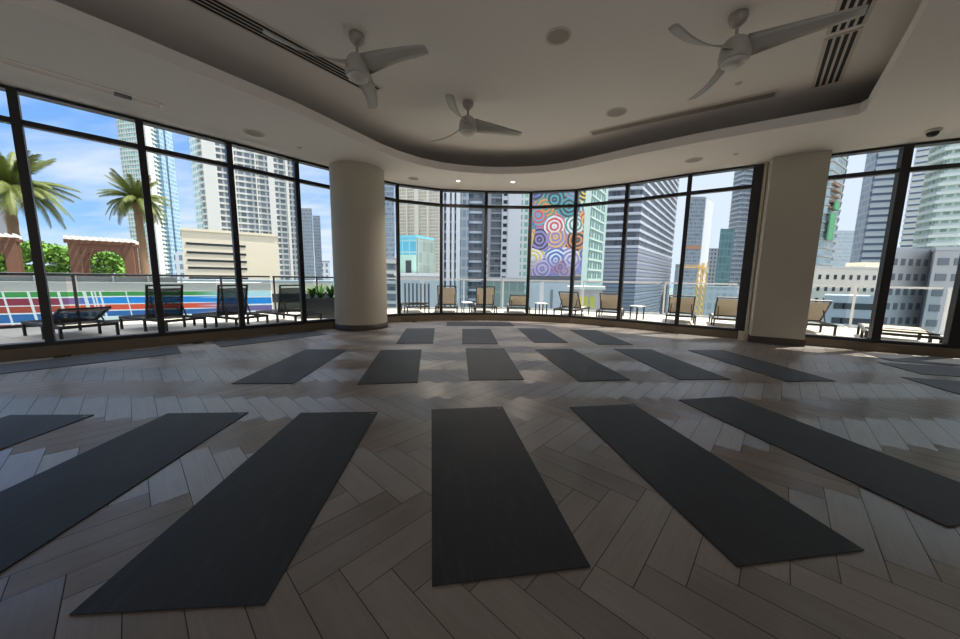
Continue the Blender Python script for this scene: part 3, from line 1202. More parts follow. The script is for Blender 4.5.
def stripes_mat():
    m = bpy.data.materials.new('striped_mural')
    m.use_nodes = True
    t = N(m.node_tree)
    b = t.n['Principled BSDF']
    uvn = t.add('ShaderNodeUVMap')
    uvn.uv_map = 'UVMap'
    s = t.add('ShaderNodeSeparateXYZ')
    t.put(s.inputs[0], uvn.outputs[0])
    u, v = s.outputs[0], s.outputs[1]

    def bandcol(cols):
        st = []
        p = 0.0
        for c, wd in cols:
            st.append((p, c))
            p += wd
        return t.ramp(v, st, 'CONSTANT')
    W_ = srgb(236, 236, 232)
    GR, BL, RD, NV = srgb(66, 146, 70), srgb(30, 136, 212), srgb(222, 84, 52), srgb(44, 100, 160)
    MR, BR, VI = srgb(140, 44, 64), srgb(166, 66, 46), srgb(116, 100, 150)
    right = bandcol([(W_, .05), (srgb(214, 226, 220), .14), (W_, .03), (NV, .17), (W_, .035), (RD, .165), (W_, .035), (BL, .20), (W_, .035), (GR, .14)])
    left = bandcol([(srgb(170, 70, 90), .06), (W_, .04), (NV, .25), (W_, .035), (BR, .19), (W_, .03), (MR, .205), (W_, .03), (GR, .16)])
    far = bandcol([(srgb(210, 222, 220), .24), (W_, .03), (VI, .20), (W_, .05), (BL, .24), (W_, .03), (srgb(190, 222, 226), .21)])
    k = t.ramp(t.math('DIVIDE', u, 30.0), [(0.745, (0, 0, 0, 1)), (0.785, (1, 1, 1, 1))])
    k2 = t.ramp(t.math('DIVIDE', u, 30.0), [(0.895, (0, 0, 0, 1)), (0.95, (1, 1, 1, 1))])
    c = t.mix(k2, t.mix(k, left, right), far)
    # thin white leaning strokes
    uu = t.math('ADD', u, t.math('MULTIPLY', v, 0.14))
    for pos, wd in ((14.0, .03), (16.0, .03), (18.0, .03), (19.5, .03), (21.05, .03), (21.72, .04), (22.55, .04), (23.3, .055), (23.52, .03), (23.62, .025), (23.78, .035), (24.6, .02)):
        msk = t.math('LESS_THAN', t.math('ABSOLUTE', t.math('SUBTRACT', uu, pos)), wd)
        c = t.mix(t.math('MULTIPLY', msk, 0.85), c, W_)
    t.put(b.inputs['Base Color'], c)
    b.inputs['Roughness'].default_value = 0.5
    return m


# mural wall: from the left (u = 0) to its end
wa, wb = Vector((-30.0, 7.18)), Vector((-11.1, 17.3))
wd = wb - wa
wL = wd.length
wrz = math.atan2(wd.y, wd.x)
wn_v = Vector((-wd.y, wd.x)).normalized()
root = thing('mural_wall', 'low wall painted with green, blue, red and white stripes beyond the left railing', 'mural wall', (wa.x, wa.y, -1.1), wrz)
mb = MB(); mb.box((wL / 2, 0.2, 0.715), (wL, 0.36, 1.43)); mb.build('wall_body', mat('mural_wall_grey', srgb(190, 190, 188), 0.8), root)
mb = MB()
mb.quad((0, 0.015, 0.02), (wL, 0.015, 0.02), (wL, 0.015, 1.42), (0, 0.015, 1.42), [(u, v) for u, v in ((30 - wL, 0), (30, 0), (30, 1), (30 - wL, 1))])
mb.build('painted_stripes', stripes_mat(), root)
PARA = mat('parapet_grey', srgb(168, 164, 158), 0.8, noise=0.05, nscale=0.8)
mb = MB(); mb.box((wL / 2, 0.45, 1.62), (wL, 0.5, 0.42)); mb.build('coping', PARA, root)


def garden_pt(u, back, z):
    return (wa.x + wd.x / wL * u + wn_v.x * back, wa.y + wd.y / wL * u + wn_v.y * back, z)


# upper garden deck and its balustrade
mb = MB()
q = [garden_pt(-20, 0.7, 0.45), garden_pt(wL - 0.6, 0.7, 0.45), garden_pt(wL - 2, 16, 0.45), garden_pt(-20, 22, 0.45)]
mb.prism([(p[0], p[1]) for p in q], -1.1, 0.45)
struct('garden_deck', mb, mat('garden_stone', srgb(184, 178, 168), 0.8), 'raised garden deck behind the striped wall')
root = thing('garden_balustrade', 'grey metal balustrade on top of the striped wall', 'balustrade', garden_pt(0, 1.0, 0.45), wrz)
mb = MB(); mb.box((wL / 2 - 1.5, 0, 0.63), (wL - 5, 0.05, 0.06)); mb.build('top_rail', STEEL, root)
mb = MB(); mb.box((wL / 2 - 1.5, 0, 0.30), (wL - 5, 0.03, 0.45)); mb.build('panel', mat('balustrade_panel', srgb(120, 120, 120), 0.6), root)
for k in range(14):
    mb = MB(); mb.box((2.0 + k * 1.2, -0.03, 0.31), (0.06, 0.06, 0.62)); mb.build('post', STEEL, root)


# timber pergolas
WOOD = mat('pergola_timber', srgb(104, 70, 54), 0.65, noise=0.15, nscale=2)
WHITE_SLAT = mat('pergola_slat_white', srgb(226, 222, 214), 0.6)


def pergola():
    root = thing('pergola', None, None)
    W_, D_, H0 = 2.05, 1.5, 2.02
    for sx in (-1, 1):
        for sy in (-1, 1):
            mb = MB(); mb.box((sx * (W_ / 2 - 0.17), sy * (D_ / 2 - 0.1), H0 / 2), (0.34, 0.18, H0)); mb.build('post', WOOD, root)
    # arched front and back fascia
    for sy in (-1, 1):
        mb = MB()
        n = 14
        y0 = sy * (D_ / 2 - 0.1)
        half = W_ / 2 - 0.33
        for k in range(n):
            xa, xb = -half + 2 * half * k / n, -half + 2 * half * (k + 1) / n
            za = H0 - 0.85 + 0.62 * math.sqrt(max(0, 1 - (xa / half) ** 2))
            zb = H0 - 0.85 + 0.62 * math.sqrt(max(0, 1 - (xb / half) ** 2))
            for dy, fl in ((-0.07, False), (0.07, True)):
                p = [(xa, y0 + dy, za), (xb, y0 + dy, zb), (xb, y0 + dy, H0), (xa, y0 + dy, H0)]
                mb.quad(*(p[::-1] if fl else p))
            mb.quad((xa, y0 - 0.07, za), (xa, y0 + 0.07, za), (xb, y0 + 0.07, zb), (xb, y0 - 0.07, zb))
        mb.build('arched_fascia', WOOD, root)
    mb = MB(); mb.box((0, -D_ / 2 + 0.1, H0 + 0.08), (W_ + 0.2, 0.2, 0.16)); mb.box((0, D_ / 2 - 0.1, H0 + 0.08), (W_ + 0.2, 0.2, 0.16)); mb.build('beam', WOOD, root)
    first = None
    for k in range(11):
        if first is None:
            mb = MB(); mb.box((0, 0, H0 + 0.24), (0.085, D_ + 0.5, 0.16)); first = o = mb.build('roof_slat', WHITE_SLAT, root)
        else:
            o = first.copy(); COL.objects.link(o); o.parent = root
        o.location.x = -W_ / 2 + W_ * k / 10
    return root




def u_at(az, back):
    """distance along the mural wall of the spot seen under this bearing"""
    lo, hi = -20.0, 40.0
    for _ in range(50):
        m = (lo + hi) / 2
        q = garden_pt(m, back, 0)
        if math.degrees(math.atan2(q[0], q[1])) < az:
            lo = m
        else:
            hi = m
    return lo


PU1, PU2 = u_at(-48.6, 2.6), u_at(-56.6, 2.6)
p0 = pergola()
for i, (u, bk, lab) in enumerate(((PU1, 2.6, 'brown timber pergola with white roof slats between the first two mullions'),
                                  (PU2, 2.6, 'brown timber pergola cut off at the left edge of the photo'))):
    o = p0 if i == 0 else copy_tree(p0)
    o.location = garden_pt(u, bk, 0.451)
    o.rotation_euler = (0, 0, R(40 if i == 0 else 50))
    tag(o, lab, 'pergola', 'garden pergolas')


# hedge
def foliage_box(mb, c, s, n, rz, size=0.2):
    ca, sa = math.cos(rz), math.sin(rz)
    for k in range(n):
        x, y, z = (rnd.uniform(-.5, .5) * s[0], rnd.uniform(-.5, .5) * s[1], rnd.uniform(-.5, .5) * s[2])
        z += 0.25 * math.sin(x * 1.7) * math.cos(x * 0.6) * (z > 0)
        p = Vector((c[0] + x * ca - y * sa, c[1] + x * sa + y * ca, c[2] + z))
        a = Vector((rnd.uniform(-1, 1), rnd.uniform(-1, 1), rnd.uniform(-1, 1))).normalized()
        b = a.cross(Vector((rnd.uniform(-1, 1), rnd.uniform(-1, 1), rnd.uniform(-1, 1)))).normalized()
        q = size * rnd.uniform(0.6, 1.3)
        mb.quad(p - a * q, p - b * q * 0.55, p + a * q, p + b * q * 0.55)


HEDGE = mat('hedge_leaves', srgb(104, 148, 52), 0.7, noise=0.35, nscale=1.3)
mb = MB()
hu0, hu1 = u_at(-62.0, 5.2), u_at(-46.9, 5.2)
hc = garden_pt((hu0 + hu1) / 2, 5.2, 1.45)
foliage_box(mb, hc, (hu1 - hu0, 1.5, 2.0), 9000, wrz, 0.13)
o = mb.build('hedge', HEDGE)
tag(o, 'clipped sunlit green hedge behind the timber pergolas', 'hedge', None, 'stuff')


# palms
TRUNK = mat('palm_trunk', srgb(122, 98, 78), 0.85, noise=0.2, nscale=4, bump=0.5, bscale=8)
FROND = mat('palm_frond', srgb(96, 106, 44), 0.6, noise=0.3, nscale=2)


def frond_mesh(L, droop, seed):
    r = random.Random(seed)
    mb = MB()
    n = 22
    pts = []
    for k in range(n + 1):
        t = k / n
        pts.append(Vector((L * (t - 0.18 * t * t * droop), 0, L * (0.34 * t - droop * 0.75 * t * t))))
    mb.tube(pts, [0.03 * (1 - 0.9 * k / n) + 0.004 for k in range(n + 1)], 5)
    for k in range(3, n + 1):
        t = k / n
        d = (pts[k] - pts[k - 1]).normalized()
        ll = L * 0.19 * math.sin(math.pi * (0.12 + 0.80 * t)) + 0.06
        for s in (-1, 1):
            for q in (0.0, 0.33, 0.66):
                base = pts[k - 1].lerp(pts[k], q)
                tip = base + d * ll * 0.75 + Vector((0, s * ll * 0.62, -ll * (0.30 + 0.25 * r.random())))
                w = d * (L * 0.008)
                mid = base.lerp(tip, 0.5) + Vector((0, 0, 0.04 * L * 0.3))
                a, b, c, e = mb.vert(base - w), mb.vert(base + w), mb.vert(mid + w * 0.9), mb.vert(mid - w * 0.9)
                f = mb.vert(tip)
                mb.face((a, b, c, e))
                mb.face((e, c, f))
    return mb


def palm(base, height, L, label, lean=(0, 0), seed=3):
    root = thing('palm_tree', label, 'palm tree', base)
    mb = MB()
    n = 14
    pts, rads = [], []
    for k in range(n + 1):
        t = k / n
        pts.append((lean[0] * t * t, lean[1] * t * t, height * t))
        rads.append(0.235 - 0.05 * t + (0.05 if t > 0.9 else 0) + 0.02 * (k % 2))
    mb.tube(pts, rads, 12)
    mb.build('trunk', TRUNK, root)
    top = pts[-1]
    r = random.Random(seed)
    kinds = [frond_mesh(L, dr, s).build('frond', FROND, root) for s, dr in ((1, 0.35), (2, 0.75), (3, 1.15))]
    used = [False] * 3
    total = 60
    for k in range(total):
        kind = k % 3
        if not used[kind]:
            o = kinds[kind]
            used[kind] = True
        else:
            o = kinds[kind].copy(); COL.objects.link(o); o.parent = root
        o.location = top
        tilt = (-0.75, -0.2, 0.15)[kind] + r.uniform(-0.22, 0.22)
        o.rotation_euler = (0, tilt, k * 2.39996 + r.uniform(-0.2, 0.2))
        sc = r.uniform(0.85, 1.1)
        o.scale = (sc, sc, sc)
    return root


def ground_pt(az, dist, z):
    return (dist * math.sin(R(az)), dist * math.cos(R(az)), z)


palm(ground_pt(-45.6, 32.0, 0.451), 5.5, 1.95, 'palm tree with full green crown behind the second mullion from the left', (-0.15, 0.1), 3)
palm(ground_pt(-54.6, 34.0, 0.451), 5.5, 2.9, 'palm tree with wide drooping crown at the left edge of the photo', (0.1, 0.1), 8)

# ------------------------------------------------------------------ the city
GROUND_Z = -32.0
gm = mat('city_ground', srgb(128, 134, 128), 0.9, noise=0.25, nscale=0.02)
mb = MB(); mb.quad((-900, -300, GROUND_Z), (900, -300, GROUND_Z), (900, 1500, GROUND_Z), (-900, 1500, GROUND_Z))
struct('ground', mb, gm, 'street level ground far below')


def P(az, Z):
    return (Z * math.tan(R(az)), Z)


def ztop(az, Z, el):
    return EYE + Z / math.cos(R(az)) * math.tan(R(el))


def foot(pts, dep):
    """pts: visible corners left to right -> closed counter-clockwise footprint"""
    def back(p):
        k = 1 + dep / math.hypot(*p)
        return (p[0] * k, p[1] * k)
    return list(pts) + [back(pts[-1]), back(pts[0])]


def grow(poly, d):
    cx = sum(p[0] for p in poly) / len(poly)
    cy = sum(p[1] for p in poly) / len(poly)
    out = []
    for p in poly:
        L = math.hypot(p[0] - cx, p[1] - cy)
        out.append((cx + (p[0] - cx) * (L + d) / L, cy + (p[1] - cy) * (L + d) / L))
    return out


def repeat(first, root, zs, z0):
    for z in zs:
        o = first.copy()
        COL.objects.link(o)
        o.parent = root
        o.location.z = z - z0


def tower(name, label, pts, dep, z1, shaft_m, z0=GROUND_Z, slab=None, piers=(), roof=None, cat='building', slab_name='floor_slab'):
    """slab = (floor height, projection, thickness, material, from z)"""
    fp = foot(pts, dep)
    root = thing(name, label, cat, (0, 0, 0), 0, None)
    mb = MB(); mb.prism(fp, z0, z1); mb.build('shaft', shaft_m, root)
    if slab:
        fh, pr, th, sm, zf = slab
        mb = MB(); mb.prism(grow(fp, pr), zf, zf + th)
        f = mb.build(slab_name, sm, root)
        zs = []
        z = zf + fh
        while z < z1 and len(zs) < 98:
            zs.append(z)
            z += fh
        repeat(f, root, zs, zf)
    for (e, t0, t1, out, pm, za, zb) in piers:
        a, b = Vector(pts[e]), Vector(pts[e + 1])
        d = (b - a)
        L = d.length
        d.normalize()
        nrm = Vector((d.y, -d.x))
        c = a + d * L * (t0 + t1) / 2 + nrm * (out / 2 - 0.1)
        mb = MB()
        w = L * (t1 - t0)
        ca = math.atan2(d.y, d.x)
        half = w / 2
        p4 = [(c + d * (-half) + nrm * (out / 2 + 0.1)), (c + d * half + nrm * (out / 2 + 0.1)), (c + d * half - nrm * (out / 2 + 0.1)), (c - d * half - nrm * (out / 2 + 0.1))]
        mb.prism([(p.x, p.y) for p in p4], za, zb)
        mb.build('pier', pm, root)
    if roof:
        mb = MB(); mb.prism(grow(fp, roof[0]), z1, z1 + roof[1]); mb.build('roof_parapet', roof[2], root)
    return root


def windows(root, a, b, us, zs, w, h, m, name='window', out=0.06):
    a, b = Vector(a), Vector(b)
    d = (b - a)
    L = d.length
    d.normalize()
    nrm = Vector((d.y, -d.x))
    rz = math.atan2(d.y, d.x)
    mb = MB(); mb.box((0, 0, 0), (w, out * 2, h))
    first = None
    for z in zs:
        for u in us:
            if first is None:
                first = o = mb.build(name, m, root)
            else:
                o = first.copy(); COL.objects.link(o); o.parent = root
            p = a + d * L * u
            o.location = (p.x, p.y, z)
            o.rotation_euler = (0, 0, rz)


def fr(a, b, n):
    return [a + (b - a) * i / (n - 1) for i in range(n)]


WHITE_C = mat('tower_white', srgb(212, 210, 206), 0.7, noise=0.03, nscale=0.3)
CREAM_C = mat('office_cream', srgb(222, 211, 190), 0.75, noise=0.03, nscale=0.3)
GREY_C = mat('tower_grey', srgb(170, 172, 178), 0.7, noise=0.05, nscale=0.3)
LAV_C = mat('tower_lavender_white', srgb(226, 226, 232), 0.65, noise=0.03, nscale=0.3)
BEIGE_C = mat('tower_beige', srgb(238, 230, 216), 0.7, noise=0.03, nscale=0.3)
GREYWIN = mat('window_grey', srgb(104, 108, 116), 0.25)
DARKWIN = mat('window_dark', srgb(48, 54, 62), 0.25)
DARKGREY_C = mat('tower_dark_grey', srgb(88, 92, 104), 0.6, noise=0.05, nscale=0.3)
MID_C = mat('tower_mid_grey', srgb(138, 142, 154), 0.6, noise=0.05, nscale=0.3)

F_GREEN = facade('facade_green_white', srgb(226, 230, 226), srgb(120, 158, 152), 2.4, 3.1, 0.6, 0.62)
F_BLUEG = facade('facade_blue_glass', srgb(168, 190, 206), srgb(92, 124, 150), 1.8, 3.1, 0.75, 0.7)
F_WHITE = facade('facade_white_balcony', srgb(206, 206, 204), srgb(104, 114, 122), 3.0, 3.0, 0.72, 0.72)
F_BEIGE = facade('facade_beige', srgb(226, 212, 190), srgb(150, 152, 154), 2.6, 2.9, 0.62, 0.62)
F_STEEL = facade('facade_steel_blue', srgb(172, 178, 186), srgb(108, 120, 134), 1.6, 3.3, 0.75, 0.7)
F_TEAL = facade('facade_teal_glass', srgb(150, 200, 208), srgb(88, 164, 190), 1.6, 2.4, 0.85, 0.85, var=0.2, rough=0.15)
F_SAGE = facade('facade_sage_side', srgb(160, 170, 164), srgb(130, 144, 140), 1.2, 2.4, 0.82, 0.9, var=0.15)
F_DARK = facade('facade_dark_glass', srgb(128, 130, 138), srgb(74, 79, 90), 1.7, 3.3, 0.85, 0.72, var=0.6)
F_LOUV = facade('facade_louvres', srgb(158, 162, 176), srgb(110, 116, 134), 60.0, 1.6, 0.99, 0.5, var=0.1)
F_OFFICE = facade('facade_green_office', srgb(178, 206, 196), srgb(120, 160, 150), 1.2, 3.6, 0.8, 0.5, var=0.3)
F_PALE = facade('facade_pale_grid', srgb(226, 228, 232), srgb(110, 120, 134), 2.6, 3.2, 0.5, 0.6)
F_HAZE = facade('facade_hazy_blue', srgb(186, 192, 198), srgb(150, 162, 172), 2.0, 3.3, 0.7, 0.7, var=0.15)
F_CONC = facade('facade_construction', srgb(196, 200, 200), srgb(128, 150, 160), 2.6, 3.2, 0.7, 0.6)
F_BAND = facade('facade_banded', srgb(222, 226, 232), srgb(96, 108, 132), 90.0, 3.2, 0.995, 0.52, var=0.1)
F_GRNB = facade('facade_green_balcony', srgb(214, 221, 215), srgb(138, 156, 150), 2.2, 3.1, 0.7, 0.65)
F_GREY = facade('facade_grey_lowrise', srgb(150, 150, 156), srgb(82, 90, 104), 3.4, 3.4, 0.55, 0.5)

# grey block behind the left palm
tower('apartment_block', 'grey apartment block behind the palm at the left edge of the photo', [P(-58.5, 48), P(-54.2, 52)], 14, ztop(-56, 50, 6.5), F_GREY, roof=(0.2, 0.6, GREY_C))
# twin faced pale green tower
pts = [P(-46.4, 252), P(-44.0, 246), P(-42.2, 268)]
tower('apartment_tower', 'slim pale green and white tower behind the second mullion and palm', pts, 30, 215, F_GREEN,
      slab=(3.1, 1.0, 0.6, WHITE_C, -30.0), piers=[(0, 0.90, 1.06, 3.0, WHITE_C, GROUND_Z, 215), (1, 0.28, 0.48, 2.6, F_BLUEG, GROUND_Z, 215), (1, 0.6, 0.95, 2.4, F_BLUEG, GROUND_Z, 215)])
# big white tower
pts = [P(-40.1, 174), P(-39.2, 168), P(-28.5, 190)]
tower('apartment_tower', 'broad white balcony tower standing behind the cream office block', pts, 30, 130, F_WHITE,
      slab=(3.0, 1.2, 0.9, WHITE_C, -30.0), slab_name='balcony_slab',
      piers=[(0, 0.0, 0.7, 1.2, F_GREEN, GROUND_Z, 130), (1, 0.0, 0.13, 1.8, WHITE_C, GROUND_Z, 130), (1, 0.28, 0.31, 1.9, WHITE_C, GROUND_Z, 130), (1, 0.52, 0.535, 1.9, WHITE_C, GROUND_Z, 130),
             (1, 0.66, 0.73, 2.0, WHITE_C, GROUND_Z, 130), (1, 0.86, 0.89, 2.0, WHITE_C, GROUND_Z, 130), (1, 0.96, 1.0, 2.0, WHITE_C, GROUND_Z, 130)])
# far slim towers
tower('apartment_tower', 'distant slim blue grey tower just left of the round column, taller one', [P(-28.2, 320), P(-26.8, 320)], 16, ztop(-27, 320, 9.9), F_STEEL, slab=(3.3, 0.3, 0.5, GREY_C, -30))
tower('apartment_tower', 'distant slim blue grey tower just left of the round column, shorter one', [P(-26.7, 350), P(-25.7, 350)], 14, ztop(-26.2, 350, 8.9), F_STEEL, slab=(3.3, 0.3, 0.5, GREY_C, -30))
tower('apartment_block', 'small distant pale block at the left edge of the round column', [P(-25.7, 180), P(-24.6, 180)], 14, ztop(-25, 180, 2.0), F_PALE, roof=(0.2, 0.8, GREY_C))
# cream office
a, b = P(-42.0, 44), P(-31.5, 50)
zt = ztop(-37, 47, 5.4)
root = tower('office_block', 'cream windowless office block with dark horizontal strips, above the left railing', [a, b], 18, zt, CREAM_C, roof=(0.15, 0.35, CREAM_C))
mb_w = (Vector(b) - Vector(a)).length
for k, el_ in enumerate((3.9, 2.7, 1.6, 0.55, -0.9, -2.3)):
    windows(root, a, b, [0.335], [EYE + 57 * math.tan(R(el_)) + 0.05 * k], mb_w * 0.60, 0.30, DARKWIN, 'window_strip')
tower('parking_podium', 'low pale podium with a dark window band below the cream office block', [P(-43, 34), P(-24.5, 40)], 3, ztop(-34, 36, -1.3), mat('podium_cream', srgb(222, 212, 192), 0.8, noise=0.05, nscale=0.4),
      roof=(0.2, 0.3, GREY_C))
root = [o for o in bpy.data.objects if o.name.startswith('parking_podium')][0]
windows(root, P(-43, 34), P(-24.5, 40), fr(0.05, 0.95, 9), [ztop(-34, 36, -3.6)], 1.9, 1.0, DARKWIN)
tower('apartment_block', 'small white banded block between the pale green tower and the cream office', [P(-42.9, 120), P(-40.8, 120)], 12, ztop(-42, 120, 2.6), F_PALE)

# right of the round column
tower('apartment_tower', 'bluish banded tower at the right edge of the round column', [P(-18.5, 230), P(-14.6, 226)], 18, 110, F_STEEL, slab=(3.1, 0.4, 0.6, F_BLUEG, -30))
tower('apartment_block', 'lower white banded block at the right edge of the round column', [P(-17.5, 95), P(-14.2, 95)], 12, ztop(-15.4, 95, 3.0), F_GREY, slab=(2.9, 0.8, 0.9, WHITE_C, -30))
tower('apartment_tower', 'tall beige tower with dense balcony floors, behind the teal glass block', [P(-14.0, 300), P(-7.2, 292)], 22, 130, F_BEIGE,
      slab=(2.9, 1.0, 0.9, BEIGE_C, -30), slab_name='balcony_slab',
      piers=[(0, 0.22, 0.25, 1.6, BEIGE_C, GROUND_Z, 130), (0, 0.42, 0.52, 1.6, BEIGE_C, GROUND_Z, 130), (0, 0.72, 0.76, 1.6, BEIGE_C, GROUND_Z, 130)])
pts = [P(-13.8, 70), P(-11.0, 69), P(-8.1, 74)]
zt = ztop(-11, 70, 6.4)
root = tower('office_block', 'teal glass office block with a sage side wall, right of the round column', pts, 10, zt, F_TEAL, roof=(0.1, 0.5, mat('teal_coping', srgb(120, 196, 216), 0.4)),
             piers=[(1, 0.0, 1.0, 0.3, F_SAGE, GROUND_Z, zt), (0, 0.0, 1.0, 0.2, mat('pale_green_wall', srgb(170, 204, 190), 0.6, noise=0.05), GROUND_Z, ztop(-12, 70, 3.6))])
windows(root, pts[0], pts[1], [0.55], [ztop(-12, 70, 1.2)], 1.2, 3.6, DARKWIN, out=0.4)
root = tower('podium', 'pale fluted podium wall below the railing under the teal glass block', [P(-14.5, 58), P(-6.8, 58)], 10, ztop(-10, 58, 0.1), mat('podium_pale_blue', srgb(198, 202, 208), 0.7, noise=0.04, nscale=0.3), roof=(0.4, 0.5, LAV_C))
windows(root, P(-14.5, 58), P(-6.8, 58), fr(0.2, 0.72, 7), [-6.0], 0.28, 12.0, DARKGREY_C, 'groove')
# lavender towers
pts = [P(-7.1, 115), P(0.4, 115)]
zt = 66
tower('apartment_tower', 'lavender white tower with dark vertical window strips and stacked balconies, left of centre', pts, 18, zt, F_DARK,
      slab=(3.3, 0.6, 0.8, mat('slab_pale', srgb(196, 200, 214), 0.7), -30.0), slab_name='balcony_slab',
      piers=[(0, -0.01, 0.10, 1.6, LAV_C, GROUND_Z, zt), (0, 0.16, 0.24, 1.9, LAV_C, GROUND_Z, zt), (0, 0.28, 0.34, 1.9, LAV_C, GROUND_Z, zt), (0, 0.38, 0.47, 1.9, LAV_C, GROUND_Z, zt),
             (0, 0.47, 0.66, 1.5, F_STEEL, GROUND_Z, zt), (0, 0.96, 1.02, 1.6, DARKGREY_C, GROUND_Z, zt)])
pts = [P(1.15, 150), P(7.95, 150)]
zt = 80
root = tower('apartment_tower', 'pale tower with a blank white wall stripe, immediately left of the mural tower', pts, 18, zt, F_DARK,
             slab=(3.3, 0.6, 0.7, GREY_C, -30.0), slab_name='balcony_slab',
             piers=[(0, -0.01, 0.06, 1.6, GREY_C, GROUND_Z, zt), (0, 0.33, 0.48, 1.8, LAV_C, GROUND_Z, zt), (0, 0.48, 0.80, 2.2, LAV_C, GROUND_Z, zt), (0, 0.80, 1.0, 1.6, F_GREEN, GROUND_Z, zt)])
windows(root, pts[0], pts[1], [0.41], [-4 + 3.3 * k + 1.9 for k in range(22)], 1.7, 1.5, DARKWIN, out=2.1)


# mural tower: abstract rings
def mural_mat():
    m = bpy.data.materials.new('ring_mural')
    m.use_nodes = True
    t = N(m.node_tree)
    b = t.n['Principled BSDF']
    uvn = t.add('ShaderNodeUVMap')
    uvn.uv_map = 'UVMap'
    vo = t.add('ShaderNodeTexVoronoi', voronoi_dimensions='2D')
    wob = t.noise(uvn.outputs[0], 0.9, 2.0)
    t.put(vo.inputs['Vector'], uvn.outputs[0])
    vo.inputs['Scale'].default_value = 0.34
    vo.inputs['Randomness'].default_value = 0.85
    dist = t.math('ADD', vo.outputs['Distance'], t.math('MULTIPLY', wob, 0.16))
    ring = t.math('FRACT', t.math('MULTIPLY', dist, 4.2))
    hs = t.add('ShaderNodeSeparateColor')
    t.put(hs.inputs[0], vo.outputs['Color'])
    pal = [(0.0, srgb(90, 110, 190)), (0.12, srgb(240, 206, 50)), (0.22, srgb(60, 160, 170)), (0.36, srgb(225, 70, 70)), (0.46, srgb(150, 130, 200)), (0.60, srgb(40, 110, 190)), (0.72, srgb(240, 240, 244)), (0.88, srgb(232, 140, 70))]
    pal2 = [(0.0, srgb(236, 236, 240)), (0.16, srgb(70, 150, 120)), (0.28, srgb(20, 22, 34)), (0.42, srgb(240, 190, 90)), (0.54, srgb(120, 90, 170)), (0.68, srgb(24, 24, 34)), (0.84, srgb(80, 170, 200))]
    ca_ = t.ramp(hs.outputs[0], pal, 'CONSTANT')
    cb_ = t.ramp(hs.outputs[1], pal2, 'CONSTANT')
    c = t.mix(t.math('GREATER_THAN', ring, 0.55), ca_, cb_)
    edge = t.math('LESS_THAN', t.math('FRACT', t.math('MULTIPLY', dist, 4.2)), 0.09)
    c = t.mix(t.math('MULTIPLY', edge, 0.7), c, srgb(40, 40, 60))
    # lower part is calmer and lilac
    s = t.add('ShaderNodeSeparateXYZ')
    t.put(s.inputs[0], uvn.outputs[0])
    low = t.ramp(t.math('DIVIDE', t.math('ADD', s.outputs[1], t.math('MULTIPLY', wob, 2.0)), 30.0), [(0.12, (1, 1, 1, 1)), (0.17, (0, 0, 0, 1))])
    c = t.mix(t.math('MULTIPLY', low, 0.6), c, srgb(150, 132, 190))
    c = t.mix(0.12, c, srgb(210, 215, 225))
    t.put(b.inputs['Base Color'], c)
    b.inputs['Roughness'].default_value = 0.7
    return m


a, b, c_ = P(8.5, 60), P(17.0, 60), P(20.4, 72)
zt = 46
root = tower('office_tower', 'tower with a colourful painted mural of rings and a pale green window side', [a, b, c_], 14, zt, mat('mural_tower_wall', srgb(158, 178, 176), 0.7, noise=0.04, nscale=0.3))
mz0 = ztop(12.7, 60, 0.2)
mb = MB()
mb.quad((a[0] + 0.1, a[1] - 0.06, mz0), (b[0] - 0.02, b[1] - 0.06, mz0), (b[0] - 0.02, b[1] - 0.06, zt), (a[0] + 0.1, a[1] - 0.06, zt),
        [(0, 0), (b[0] - a[0], 0), (b[0] - a[0], zt - mz0), (0, zt - mz0)])
mb.quad((a[0] + 0.1, a[1] - 0.005, mz0), (a[0] + 0.1, a[1] - 0.06, mz0), (a[0] + 0.1, a[1] - 0.06, zt), (a[0] + 0.1, a[1] - 0.005, zt))
mb.build('mural', mural_mat(), root)
GREENWIN = mat('window_green_glass', srgb(96, 132, 126), 0.2)
FRAME_G = mat('pale_green_frame', srgb(186, 204, 198), 0.6)
zs = [mz0 + 0.6 + 1.95 * k for k in range(11)]
windows(root, b, c_, [0.26, 0.36, 0.50, 0.60, 0.74, 0.84], zs, 0.85, 1.15, GREENWIN)
windows(root, b, c_, [0.55], [z - 0.95 for z in zs], 9.0, 0.28, FRAME_G, 'sill_band', 0.15)
root = tower('podium', 'grey podium block with pale panels below the mural tower', [P(8.4, 52), P(16.8, 52)], 6, ztop(12, 52, -0.5), mat('podium_panel', srgb(204, 208, 214), 0.7, noise=0.05, nscale=0.3), roof=(0.2, 0.9, DARKGREY_C))
windows(root, P(8.2, 52), P(16.8, 52), [0.47], [-5], 0.35, 9, MID_C, 'pilaster', 0.15)
tower('office_block', 'low grey green glass block below the railing left of the mural', [P(0.6, 50), P(7.6, 50)], 8, ztop(4, 50, -0.6), F_SAGE, roof=(0.2, 0.6, GREY_C))
root = tower('rooftop_pavilion', 'low rooftop building with a pale roof edge below the green window side', [P(15.2, 40), P(20.5, 40)], 5, ztop(18, 40, -1.7), mat('pavilion_wall', srgb(196, 182, 184), 0.7, noise=0.2, nscale=0.8), roof=(0.4, 0.35, WHITE_C))
windows(root, P(15.2, 40), P(20.5, 40), [0.3, 0.5, 0.7], [-1.6], 0.6, 1.4, mat('graffiti_yellow', srgb(206, 196, 92), 0.7), 'painted_panel')

